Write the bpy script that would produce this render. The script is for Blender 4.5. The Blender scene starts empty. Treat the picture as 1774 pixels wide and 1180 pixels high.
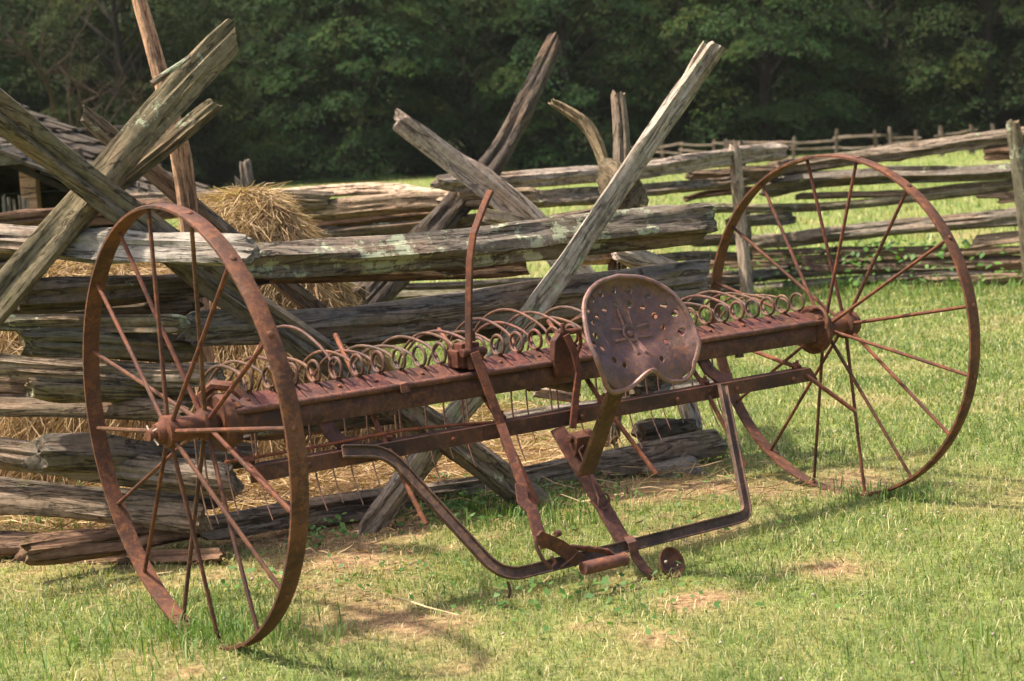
import bpy, math, random
import numpy as np
from mathutils import Matrix, Vector

# ------------------------------------------------------------------ camera, world, sun, exposure
FPX, PW, PH = 3078.0, 1774.0, 1180.0
CAM_M = np.array([[0.99827816, -0.05865754, 0.0],
                  [-0.00653849, -0.111277, 0.99376792],
                  [-0.05829198, -0.99205681, -0.11146893]])      # lens axes (right, down, forward) -> place axes
CAM_H = 1.493
CAM = np.array([0.0, 0.0, CAM_H])
sc = bpy.context.scene
cd = bpy.data.cameras.new('camera')
cd.sensor_width = 36.0
cd.lens = 36.0 * FPX / PW
cd.clip_start = 0.1
cd.clip_end = 2000.0
cd.dof.use_dof = True
cd.dof.focus_distance = 6.4
cd.dof.aperture_fstop = 5.0
co = bpy.data.objects.new('camera', cd)
sc.collection.objects.link(co)
co.matrix_world = Matrix([[CAM_M[0, 0], -CAM_M[0, 1], -CAM_M[0, 2], 0],
                          [CAM_M[1, 0], -CAM_M[1, 1], -CAM_M[1, 2], 0],
                          [CAM_M[2, 0], -CAM_M[2, 1], -CAM_M[2, 2], CAM_H],
                          [0, 0, 0, 1]])
sc.camera = co

SUN = Vector((-0.53, -0.03, 1.0)).normalized()
wd = bpy.data.worlds.new('World')
sc.world = wd
wd.use_nodes = True
wn = wd.node_tree
sky = wn.nodes.new('ShaderNodeTexSky')
sky.sky_type = 'NISHITA'
sky.sun_disc = False
sky.sun_elevation = math.asin(SUN.z)
sky.sun_rotation = math.atan2(SUN.x, SUN.y)
sky.air_density = 1.0
sky.dust_density = 5.0
sky.ozone_density = 0.6
wn.nodes['Background'].inputs['Strength'].default_value = 0.12
wn.links.new(sky.outputs[0], wn.nodes['Background'].inputs['Color'])
sl = bpy.data.lights.new('sun', 'SUN')
sl.energy = 3.4
sl.angle = math.radians(2.0)
sl.color = (1.0, 0.93, 0.80)
so = bpy.data.objects.new('sun', sl)
sc.collection.objects.link(so)
so.rotation_euler = SUN.to_track_quat('Z', 'Y').to_euler()
so.location = (-10, 10, 30)
sc.view_settings.view_transform = 'Standard'
sc.view_settings.look = 'None'
sc.view_settings.exposure = 1.3
sc.view_settings.gamma = 1.0
sc.view_settings.use_curve_mapping = False
sc.render.engine = 'CYCLES'
sc.cycles.max_bounces = 5
sc.cycles.diffuse_bounces = 3
sc.cycles.glossy_bounces = 2
sc.cycles.transmission_bounces = 3

# ------------------------------------------------------------------ helpers
COL = sc.collection
rng = np.random.default_rng(7)
random.seed(7)


def ray(x, y):
    return CAM_M @ np.array([(x - PW / 2) / FPX, (y - PH / 2) / FPX, 1.0])


def at(x, y, Y):
    d = ray(x, y)
    return CAM + d * (Y / d[1])


def on_ground(x, y, z=0.0):
    d = ray(x, y)
    return CAM + d * ((z - CAM_H) / d[2])


def vn3(p, seed=0):
    """smooth value noise, p (N,3) -> 0..1"""
    i = np.floor(p).astype(np.int64)
    f = p - i
    f = f * f * (3 - 2 * f)
    out = np.zeros(len(p))
    for dx in (0, 1):
        for dy in (0, 1):
            for dz in (0, 1):
                h = ((i[:, 0] + dx) * 374761393 + (i[:, 1] + dy) * 668265263 + (i[:, 2] + dz) * 2147483647 * 3 + seed * 974711) & 0xffffffff
                h = ((h ^ (h >> 13)) * 1274126177) & 0xffffffff
                h = h ^ (h >> 16)
                w = (f[:, 0] if dx else 1 - f[:, 0]) * (f[:, 1] if dy else 1 - f[:, 1]) * (f[:, 2] if dz else 1 - f[:, 2])
                out += w * ((h & 0xffff) / 65535.0)
    return out


def vn2(x, y, seed=0):
    return vn3(np.stack([x, y, np.full_like(x, 0.37)], 1), seed)


def mesh_np(name, v, f, col=None, smooth=False):
    """v (N,3), f (M,k) same-size faces or list of such arrays"""
    me = bpy.data.meshes.new(name)
    fl = f if isinstance(f, list) else [f]
    nl = sum(a.size for a in fl)
    npoly = sum(len(a) for a in fl)
    me.vertices.add(len(v))
    me.vertices.foreach_set('co', np.asarray(v, np.float32).ravel())
    me.loops.add(nl)
    me.loops.foreach_set('vertex_index', np.concatenate([a.ravel() for a in fl]).astype(np.int32))
    me.polygons.add(npoly)
    st, o = [], 0
    for a in fl:
        st.append(o + np.arange(len(a)) * a.shape[1])
        o += a.size
    me.polygons.foreach_set('loop_start', np.concatenate(st).astype(np.int32))
    me.update(calc_edges=True)
    me.validate()
    if col is not None:
        a = me.color_attributes.new('col', 'FLOAT_COLOR', 'POINT')
        a.data.foreach_set('color', np.concatenate([col, np.ones((len(col), 1))], 1).astype(np.float32).ravel())
    if smooth:
        me.polygons.foreach_set('use_smooth', np.ones(npoly, bool))
    return me


class MB:
    """collects shapes for one mesh"""
    def __init__(self):
        self.v, self.f = [], []

    def add(self, v, f):
        o = len(self.v)
        self.v += [tuple(map(float, p)) for p in v]
        self.f += [tuple(i + o for i in q) for q in f]
        return self

    def box(self, c, s, rot=None):
        pts = [Vector((x * s[0] / 2, y * s[1] / 2, z * s[2] / 2)) for x in (-1, 1) for y in (-1, 1) for z in (-1, 1)]
        if rot is not None:
            pts = [rot @ p for p in pts]
        return self.add([p + Vector(c) for p in pts], [(0, 1, 3, 2), (4, 6, 7, 5), (0, 4, 5, 1), (2, 3, 7, 6), (0, 2, 6, 4), (1, 5, 7, 3)])

    def tube(self, pts, r, seg=8, cap=True):
        pts = [Vector(p) for p in pts]
        n = len(pts)
        rs = r if hasattr(r, '__len__') else [r] * n
        t0 = (pts[1] - pts[0]).normalized()
        u = t0.cross(Vector((0, 0, 1)))
        if u.length < 0.1:
            u = t0.cross(Vector((0, 1, 0)))
        u.normalize()
        V = []
        for i, p in enumerate(pts):
            t = (pts[min(i + 1, n - 1)] - pts[max(i - 1, 0)])
            if t.length < 1e-9:
                t = t0
            t.normalize()
            u = u - t * u.dot(t)
            u.normalize()
            w = t.cross(u)
            for k in range(seg):
                a = 2 * math.pi * k / seg
                V.append(p + (u * math.cos(a) + w * math.sin(a)) * rs[i])
        Fq = [(i * seg + k, i * seg + (k + 1) % seg, (i + 1) * seg + (k + 1) % seg, (i + 1) * seg + k) for i in range(n - 1) for k in range(seg)]
        if cap:
            Fq.append(tuple(reversed(range(seg))))
            Fq.append(tuple((n - 1) * seg + k for k in range(seg)))
        return self.add(V, Fq)

    def bar(self, pts, prof, side, closed=True):
        """sweep a 2-D profile [(s,n)...] along pts; s runs along 'side' (kept fixed), n along side x tangent"""
        pts = [Vector(p) for p in pts]
        n = len(pts)
        K = len(prof)
        V = []
        for i, p in enumerate(pts):
            a = (p - pts[i - 1]).normalized() if i else None
            b = (pts[i + 1] - p).normalized() if i < n - 1 else None
            t = ((a or b) + (b or a)).normalized()
            s = Vector(side)
            s = (s - t * s.dot(t)).normalized()
            w = s.cross(t)
            k = 1.0 / max(0.5, t.dot(b or a))
            for (x, y) in prof:
                V.append(p + s * x + w * y * k)
        Fq = [(i * K + k, i * K + (k + 1) % K, (i + 1) * K + (k + 1) % K, (i + 1) * K + k) for i in range(n - 1) for k in range(K)]
        Fq.append(tuple(reversed(range(K))))
        Fq.append(tuple((n - 1) * K + k for k in range(K)))
        return self.add(V, Fq)

    def lathe(self, c, prof, seg=24, axis='x'):
        """prof [(along, radius)...] about the local x axis"""
        V, n = [], len(prof)
        c = Vector(c)
        for (x, r) in prof:
            for k in range(seg):
                a = 2 * math.pi * k / seg
                if axis == 'x':
                    V.append(c + Vector((x, r * math.cos(a), r * math.sin(a))))
                else:
                    V.append(c + Vector((r * math.cos(a), r * math.sin(a), x)))
        Fq = [(i * seg + k, (i + 1) * seg + k, (i + 1) * seg + (k + 1) % seg, i * seg + (k + 1) % seg) for i in range(n - 1) for k in range(seg)]
        Fq.append(tuple(range(seg)))
        Fq.append(tuple((n - 1) * seg + k for k in reversed(range(seg))))
        return self.add(V, Fq)

    def mesh(self, name):
        me = bpy.data.meshes.new(name)
        me.from_pydata(self.v, [], self.f)
        import bmesh
        bm = bmesh.new()
        bm.from_mesh(me)
        bmesh.ops.recalc_face_normals(bm, faces=bm.faces[:])
        bm.to_mesh(me)
        bm.free()
        return me

    def build(self, name, mat, parent=None, smooth=True, color=None, bevel=0.0):
        o = link(name, self.mesh(name), mat, parent, color)
        if smooth:
            me = o.data
            me.polygons.foreach_set('use_smooth', np.ones(len(me.polygons), bool))
            me.set_sharp_from_angle(angle=math.radians(38))
        if bevel:
            b = o.modifiers.new('bevel', 'BEVEL')
            b.width = bevel
            b.segments = 2
            b.limit_method = 'ANGLE'
        return o


def link(name, me, mat=None, parent=None, color=None):
    o = bpy.data.objects.new(name, me)
    COL.objects.link(o)
    if mat is not None and me is not None and not me.materials:
        me.materials.append(mat)
    if parent is not None:
        o.parent = parent
    if color is not None:
        o.color = color
    return o


def tag(o, label=None, cat=None, group=None, kind=None):
    for k, v in (('label', label), ('category', cat), ('group', group), ('kind', kind)):
        if v:
            o[k] = v
    return o


def empty(name, loc, rz=0.0):
    o = bpy.data.objects.new(name, None)
    COL.objects.link(o)
    o.location = loc
    o.rotation_euler = (0, 0, rz)
    o.empty_display_size = 0.2
    return o


def place_local(o, parent, wm):
    o.parent = parent
    if parent is not None:
        o.matrix_basis = Matrix.Translation(-Vector(parent.location)) @ wm
    else:
        o.matrix_basis = wm


# ------------------------------------------------------------------ materials
def new_mat(name):
    m = bpy.data.materials.new(name)
    m.use_nodes = True
    nt = m.node_tree
    nt.nodes.clear()
    out = nt.nodes.new('ShaderNodeOutputMaterial')
    return m, nt, out


def N(nt, typ, **kw):
    n = nt.nodes.new(typ)
    for k, v in kw.items():
        if k == 'op':
            n.operation = v
        elif k == 'blend':
            n.data_type = 'RGBA'
            n.blend_type = v
        else:
            n.inputs[k].default_value = v
    return n


def mix(nt, fac, a, b, blend='MIX'):
    n = nt.nodes.new('ShaderNodeMix')
    n.data_type = 'RGBA'
    n.blend_type = blend
    for sock, val in ((n.inputs[0], fac), (n.inputs[6], a), (n.inputs[7], b)):
        if hasattr(val, 'is_linked'):
            nt.links.new(val, sock)
        elif isinstance(val, (int, float)):
            sock.default_value = val
        else:
            sock.default_value = (*val, 1) if len(val) == 3 else val
    return n.outputs[2]


def ramp(nt, src, stops):
    n = nt.nodes.new('ShaderNodeValToRGB')
    e = n.color_ramp.elements
    while len(e) < len(stops):
        e.new(0.5)
    for i, (p, c) in enumerate(stops):
        e[i].position = p
        e[i].color = (c, c, c, 1) if isinstance(c, (int, float)) else (*c, 1)
    nt.links.new(src, n.inputs[0])
    return n.outputs[0]


def noise(nt, vec, scale, detail=4.0, rough=0.55, dist=0.0):
    n = nt.nodes.new('ShaderNodeTexNoise')
    n.inputs['Scale'].default_value = scale
    n.inputs['Detail'].default_value = detail
    n.inputs['Roughness'].default_value = rough
    n.inputs['Distortion'].default_value = dist
    nt.links.new(vec, n.inputs['Vector'])
    return n.outputs[0]


def obj_vec(nt, scale=(1, 1, 1), rand=True):
    tc = nt.nodes.new('ShaderNodeTexCoord')
    mp = nt.nodes.new('ShaderNodeMapping')
    mp.inputs['Scale'].default_value = scale
    src = tc.outputs['Object']
    if rand:
        oi = nt.nodes.new('ShaderNodeObjectInfo')
        ml = nt.nodes.new('ShaderNodeMath')
        ml.operation = 'MULTIPLY'
        ml.inputs[1].default_value = 37.0
        nt.links.new(oi.outputs['Random'], ml.inputs[0])
        ad = nt.nodes.new('ShaderNodeVectorMath')
        ad.operation = 'ADD'
        nt.links.new(src, ad.inputs[0])
        nt.links.new(ml.outputs[0], ad.inputs[1])
        src = ad.outputs[0]
    nt.links.new(src, mp.inputs['Vector'])
    return mp.outputs[0]


def math_n(nt, op, a, b=None, clamp=False):
    n = nt.nodes.new('ShaderNodeMath')
    n.operation = op
    n.use_clamp = clamp
    for i, v in enumerate((a, b)):
        if v is None:
            continue
        if hasattr(v, 'is_linked'):
            nt.links.new(v, n.inputs[i])
        else:
            n.inputs[i].default_value = v
    return n.outputs[0]


def bump(nt, h, strength, dist, prev=None):
    b = nt.nodes.new('ShaderNodeBump')
    b.inputs['Strength'].default_value = strength
    b.inputs['Distance'].default_value = dist
    nt.links.new(h, b.inputs['Height'])
    if prev is not None:
        nt.links.new(prev, b.inputs['Normal'])
    return b.outputs[0]


def make_wood():
    m, nt, out = new_mat('weathered_wood')
    bs = nt.nodes.new('ShaderNodeBsdfPrincipled')
    oi = nt.nodes.new('ShaderNodeObjectInfo')
    v1 = obj_vec(nt, (2.2, 10, 10))
    v2 = obj_vec(nt, (5.0, 60, 60))
    v3 = obj_vec(nt, (1, 1, 1))
    v4 = obj_vec(nt, (0.6, 1.5, 1.5))
    v5 = obj_vec(nt, (0.7, 9, 9))
    g1 = noise(nt, v1, 2.6, 8, 0.72, 0.9)
    g2 = noise(nt, v2, 1.0, 6, 0.7, 0.4)
    ck = noise(nt, v5, 2.4, 5, 0.6, 0.7)
    sp = noise(nt, v3, 34.0, 6, 0.75)
    bl = noise(nt, v3, 4.0, 6, 0.68)
    big = noise(nt, v4, 3.2, 5, 0.6)
    tone = ramp(nt, g1, [(0.30, 0.5), (0.43, 0.82), (0.54, 1.0), (0.72, 1.22)])
    base = mix(nt, 1.0, oi.outputs['Color'], tone, 'MULTIPLY')
    # brown, less weathered wood
    base = mix(nt, ramp(nt, big, [(0.50, 0.0), (0.68, 0.6)]), base, mix(nt, 1.0, (0.27, 0.16, 0.095), tone, 'MULTIPLY'))
    fine = ramp(nt, g2, [(0.3, 0.6), (0.5, 1.0), (0.7, 1.3)])
    base = mix(nt, math_n(nt, 'ADD', math_n(nt, 'MULTIPLY', oi.outputs['Random'], 0.7), 0.2), base, fine, 'MULTIPLY')
    spk = ramp(nt, sp, [(0.32, 0.45), (0.5, 1.0), (0.68, 1.35)])
    base = mix(nt, 0.6, base, spk, 'MULTIPLY')
    # damp dark stains
    base = mix(nt, ramp(nt, bl, [(0.56, 0.0), (0.70, 0.65)]), base, (0.055, 0.042, 0.032))
    # moss film
    ms = noise(nt, v3, 6.5, 8, 0.75)
    base = mix(nt, ramp(nt, ms, [(0.54, 0.0), (0.66, 0.55)]), base, (0.10, 0.095, 0.035))
    # lichen crusts, amount from the object's alpha
    lc = noise(nt, v3, 9.0, 9, 0.74)
    lb = noise(nt, v3, 2.3, 2, 0.5)
    lm = math_n(nt, 'MULTIPLY', lc, math_n(nt, 'ADD', lb, 0.45))
    th = math_n(nt, 'SUBTRACT', 0.69, math_n(nt, 'MULTIPLY', oi.outputs['Alpha'], 0.165))
    la = math_n(nt, 'MULTIPLY', math_n(nt, 'SUBTRACT', lm, th), 34.0, clamp=True)
    lcol = mix(nt, sp, (0.22, 0.24, 0.13), (0.66, 0.68, 0.48))
    base = mix(nt, math_n(nt, 'MULTIPLY', la, 0.85), base, lcol)
    # long drying cracks
    cr = ramp(nt, ck, [(0.478, 0.0), (0.496, 1.0), (0.503, 1.0), (0.520, 0.0)])
    base = mix(nt, math_n(nt, 'MULTIPLY', cr, 0.5), base, (0.03, 0.023, 0.018))
    nt.links.new(base, bs.inputs['Base Color'])
    bs.inputs['Roughness'].default_value = 0.92
    bs.inputs['Specular IOR Level'].default_value = 0.12
    n1 = bump(nt, g1, 0.7, 0.02)
    n1 = bump(nt, g2, 0.8, 0.010, n1)
    n1 = bump(nt, sp, 0.5, 0.008, n1)
    n1 = bump(nt, math_n(nt, 'SUBTRACT', 1.0, cr), 0.9, 0.012, n1)
    n1 = bump(nt, la, 0.4, 0.006, n1)
    nt.links.new(n1, bs.inputs['Normal'])
    nt.links.new(bs.outputs[0], out.inputs[0])
    return m


def make_rust(name, c_dark, c_mid, c_hot, rough=0.62, spec=0.35, metal=0.25):
    m, nt, out = new_mat(name)
    bs = nt.nodes.new('ShaderNodeBsdfPrincipled')
    oi = nt.nodes.new('ShaderNodeObjectInfo')
    v = obj_vec(nt)
    a = noise(nt, v, 9.0, 6, 0.65)
    b = noise(nt, v, 42.0, 5, 0.7)
    c = noise(nt, v, 240.0, 3, 0.6)
    base = mix(nt, ramp(nt, a, [(0.36, 0.0), (0.62, 1.0)]), c_dark, c_mid)
    base = mix(nt, ramp(nt, b, [(0.47, 0.0), (0.66, 0.85)]), base, c_hot)
    base = mix(nt, 0.55, base, ramp(nt, c, [(0.3, 0.6), (0.5, 1.0), (0.72, 1.35)]), 'MULTIPLY')
    gr = noise(nt, v, 4.0, 7, 0.7)
    base = mix(nt, ramp(nt, gr, [(0.5, 0.0), (0.64, 0.8)]), base, (0.040, 0.024, 0.019))
    pit = noise(nt, v, 90.0, 4, 0.7)
    base = mix(nt, ramp(nt, pit, [(0.60, 0.0), (0.70, 0.7)]), base, (0.035, 0.020, 0.016))
    dus = noise(nt, v, 15.0, 6, 0.7)
    base = mix(nt, ramp(nt, dus, [(0.56, 0.0), (0.72, 0.5)]), base, (0.22, 0.135, 0.085))
    base = mix(nt, 1.0, base, oi.outputs['Color'], 'MULTIPLY')
    nt.links.new(base, bs.inputs['Base Color'])
    bs.inputs['Metallic'].default_value = metal
    bs.inputs['Specular IOR Level'].default_value = spec
    nt.links.new(ramp(nt, b, [(0.3, rough - 0.16), (0.7, rough + 0.16)]), bs.inputs['Roughness'])
    n1 = bump(nt, b, 0.45, 0.005)
    n1 = bump(nt, c, 0.3, 0.0015, n1)
    nt.links.new(n1, bs.inputs['Normal'])
    nt.links.new(bs.outputs[0], out.inputs[0])
    return m


def make_leaf(name, trans=0.35, rough=0.6, spec=0.25, tint=(1, 1, 1), objcol=False):
    """blade/leaf/strand material: colour from the per-piece colour attribute"""
    m, nt, out = new_mat(name)
    at_ = nt.nodes.new('ShaderNodeAttribute')
    at_.attribute_name = 'col'
    c = at_.outputs['Color']
    if objcol:
        oi = nt.nodes.new('ShaderNodeObjectInfo')
        c = mix(nt, 1.0, c, oi.outputs['Color'], 'MULTIPLY')
    c = mix(nt, 1.0, c, tint, 'MULTIPLY')
    bs = nt.nodes.new('ShaderNodeBsdfPrincipled')
    bs.inputs['Roughness'].default_value = rough
    bs.inputs['Specular IOR Level'].default_value = spec
    nt.links.new(c, bs.inputs['Base Color'])
    tr = nt.nodes.new('ShaderNodeBsdfTranslucent')
    nt.links.new(mix(nt, 1.0, c, (1.15, 1.25, 0.6), 'MULTIPLY'), tr.inputs['Color'])
    mx = nt.nodes.new('ShaderNodeMixShader')
    mx.inputs[0].default_value = trans
    nt.links.new(bs.outputs[0], mx.inputs[1])
    nt.links.new(tr.outputs[0], mx.inputs[2])
    nt.links.new(mx.outputs[0], out.inputs[0])
    return m


def make_ground():
    m, nt, out = new_mat('meadow_soil')
    bs = nt.nodes.new('ShaderNodeBsdfPrincipled')
    tc = nt.nodes.new('ShaderNodeTexCoord')
    v = tc.outputs['Object']
    at_ = nt.nodes.new('ShaderNodeAttribute')
    at_.attribute_name = 'col'
    big = noise(nt, v, 0.35, 4, 0.55)
    mid = noise(nt, v, 3.0, 5, 0.6)
    fin = noise(nt, v, 28.0, 5, 0.7)
    fin2 = noise(nt, v, 120.0, 3, 0.7)
    green = mix(nt, ramp(nt, mid, [(0.35, 0.0), (0.65, 1.0)]), (0.105, 0.15, 0.032), (0.20, 0.235, 0.062))
    green = mix(nt, ramp(nt, big, [(0.4, 0.0), (0.7, 0.6)]), green, (0.24, 0.25, 0.085))
    dry = mix(nt, ramp(nt, fin, [(0.35, 0.0), (0.65, 1.0)]), (0.19, 0.108, 0.058), (0.37, 0.235, 0.125))
    base = mix(nt, at_.outputs['Color'], green, dry)
    base = mix(nt, 0.75, base, ramp(nt, fin, [(0.3, 0.55), (0.5, 1.0), (0.7, 1.3)]), 'MULTIPLY')
    base = mix(nt, 0.6, base, ramp(nt, fin2, [(0.3, 0.6), (0.5, 1.0), (0.7, 1.3)]), 'MULTIPLY')
    nt.links.new(base, bs.inputs['Base Color'])
    bs.inputs['Roughness'].default_value = 0.95
    bs.inputs['Specular IOR Level'].default_value = 0.1
    n1 = bump(nt, fin, 0.7, 0.02)
    n1 = bump(nt, fin2, 0.6, 0.008, n1)
    nt.links.new(n1, bs.inputs['Normal'])
    nt.links.new(bs.outputs[0], out.inputs[0])
    return m


def make_simple(name, c1, c2, scale=8.0, rough=0.9, bumpd=0.01):
    m, nt, out = new_mat(name)
    bs = nt.nodes.new('ShaderNodeBsdfPrincipled')
    v = obj_vec(nt)
    a = noise(nt, v, scale, 6, 0.65)
    nt.links.new(mix(nt, ramp(nt, a, [(0.35, 0.0), (0.65, 1.0)]), c1, c2), bs.inputs['Base Color'])
    bs.inputs['Roughness'].default_value = rough
    bs.inputs['Specular IOR Level'].default_value = 0.2
    nt.links.new(bump(nt, a, 0.7, bumpd), bs.inputs['Normal'])
    nt.links.new(bs.outputs[0], out.inputs[0])
    return m


WOOD = make_wood()
RUST = make_rust('rusted_iron', (0.060, 0.027, 0.019), (0.118, 0.052, 0.033), (0.20, 0.082, 0.038), 0.72, 0.3, 0.15)
RUST_DARK = make_rust('dark_rusted_iron', (0.045, 0.025, 0.020), (0.095, 0.052, 0.040), (0.165, 0.078, 0.045), 0.66, 0.3, 0.2)
SEAT = make_rust('worn_seat_iron', (0.080, 0.040, 0.034), (0.155, 0.080, 0.068), (0.22, 0.09, 0.045), 0.5, 0.5, 0.3)
GRASS = make_leaf('grass_blades', 0.35, 0.55, 0.3)
STRAW = make_leaf('straw_strands', 0.25, 0.6, 0.3)
LEAF = make_leaf('tree_leaves', 0.22, 0.75, 0.05, objcol=True)
GROUND = make_ground()
BARK = make_simple('tree_bark', (0.018, 0.014, 0.011), (0.045, 0.037, 0.03), 12.0, 0.95, 0.03)
HILLM = make_simple('forest_floor', (0.012, 0.016, 0.008), (0.03, 0.036, 0.016), 0.4, 1.0, 0.2)
HAYM = make_simple('hay_mass', (0.16, 0.095, 0.04), (0.36, 0.235, 0.105), 30.0, 0.95, 0.03)
STONE = make_simple('field_stone', (0.10, 0.085, 0.065), (0.25, 0.21, 0.165), 9.0, 0.95, 0.02)
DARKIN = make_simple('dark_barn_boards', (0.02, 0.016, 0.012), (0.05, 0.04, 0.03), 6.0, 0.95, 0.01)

# ------------------------------------------------------------------ ground
dry_spots = [(1440, 985, .13, 1.2), (1225, 1030, .10, 1.0), (1180, 1052, .08, .9), (640, 1058, .24, .9), (720, 1092, .16, .8), (610, 965, .22, .7),
             (470, 985, .2, .5), (1200, 835, .30, .9), (1010, 850, .30, .55), (1440, 830, .25, .8), (1320, 850, .2, .6), (905, 1030, .12, .5),
             (1090, 1010, .14, .5), (300, 1000, .2, .4), (80, 1000, .25, .45), (560, 1020, .18, .6), (330, 1170, .08, .6), (1500, 830, .16, .6),
             (600, 900, .45, .9), (300, 900, .4, .9), (0, 900, .5, .9), (860, 830, .5, .9), (100, 850, .9, 1.2), (420, 850, .8, 1.2),
             (700, 840, .6, 1.1), (880, 800, .4, 1.0), (1280, 905, .15, .5), (1040, 980, .16, .5), (1120, 1110, .12, .45), (790, 1150, .18, .4)]
DS = [(on_ground(x, y)[0], on_ground(x, y)[1], r, s) for x, y, r, s in dry_spots]


def dryness(x, y):
    d = np.zeros_like(x)
    wob = 1.0 + 1.0 * (vn2(x * 7, y * 7, 5) - 0.5) + 1.2 * (vn2(x * 23, y * 23, 6) - 0.5)
    for (cx, cy, r, s) in DS:
        q = ((x - cx) / r) ** 2 + ((y - cy) / (r * 1.15)) ** 2
        d += s * np.exp(-q * wob)
    n = vn2(x * 1.7, y * 1.7, 11) * 0.6 + vn2(x * 5.1, y * 5.1, 12) * 0.4
    d = d * (0.45 + 1.0 * n) + np.clip((n - 0.58) * 2.4, 0, 0.55)
    return np.clip(d, 0, 1)


def zground(x, y):
    near = (vn2(x * 0.8, y * 0.8, 21) - 0.5) * 0.03 + (vn2(x * 3.3, y * 3.3, 22) - 0.5) * 0.014
    far = np.clip((y - 18) / 40, 0, 1) * (vn2(x * 0.05, y * 0.05, 23) - 0.5) * 0.5
    return near * np.clip(1.2 - y / 40, 0.2, 1) + far


def axis_grid(fine0, fine1, step, lo, hi, grow=1.12):
    c = list(np.arange(fine0, fine1, step))
    s = step
    x = c[-1]
    while x < hi:
        s *= grow
        x += s
        c.append(x)
    s = step
    x = c[0]
    left = []
    while x > lo:
        s *= grow
        x -= s
        left.append(x)
    return np.array(left[::-1] + c)


gx = axis_grid(-4.0, 4.5, 0.06, -300, 300)
gy = axis_grid(3.5, 11.0, 0.06, -120, 420)
GX, GY = np.meshgrid(gx, gy)
gxf, gyf = GX.ravel(), GY.ravel()
gz = zground(gxf, gyf)
nx = len(gx)
ii = (np.arange(len(gy) - 1)[:, None] * nx + np.arange(nx - 1)[None, :]).ravel()
gf = np.stack([ii, ii + 1, ii + 1 + nx, ii + nx], 1)
dr = dryness(gxf, gyf)
gme = mesh_np('ground', np.stack([gxf, gyf, gz], 1), gf, np.stack([dr] * 3, 1), True)
ground = link('ground', gme, GROUND)
tag(ground, kind='structure')

# wooded hillside behind the meadow
hx = np.linspace(-170, 190, 60)
hy = np.linspace(88, 260, 30)
HX, HY = np.meshgrid(hx, hy)
hxf, hyf = HX.ravel(), HY.ravel()
t = np.clip((hyf - 100 - 10 * (vn2(hxf * 0.03, hyf * 0, 3) - 0.5)) / 90, 0, 1)
hz = -1.0 + 52 * t ** 0.8 + (vn2(hxf * 0.06, hyf * 0.06, 31) - 0.5) * 5 * t
n2 = len(hx)
ii = (np.arange(len(hy) - 1)[:, None] * n2 + np.arange(n2 - 1)[None, :]).ravel()
hill = link('hill', mesh_np('hill', np.stack([hxf, hyf, hz], 1), np.stack([ii, ii + 1, ii + 1 + n2, ii + n2], 1), None, True), HILLM)
tag(hill, kind='structure')


# ------------------------------------------------------------------ trees
def leaf_quads(P, nrm, size, aspect=0.55, seed=0):
    r = np.random.default_rng(seed)
    n = len(P)
    a = np.cross(nrm, r.normal(size=(n, 3)))
    a /= np.linalg.norm(a, axis=1)[:, None] + 1e-9
    b = np.cross(nrm, a)
    s = size * r.uniform(0.6, 1.35, n)[:, None]
    tip = a * s
    side = b * s * aspect * 0.5
    v = np.stack([P - tip * 0.5, P + side - nrm * s * 0.06, P + tip * 0.5 - nrm * s * 0.14, P - side - nrm * s * 0.06], 1).reshape(-1, 3)
    f = np.arange(4 * n).reshape(-1, 4)
    return v, f


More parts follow.
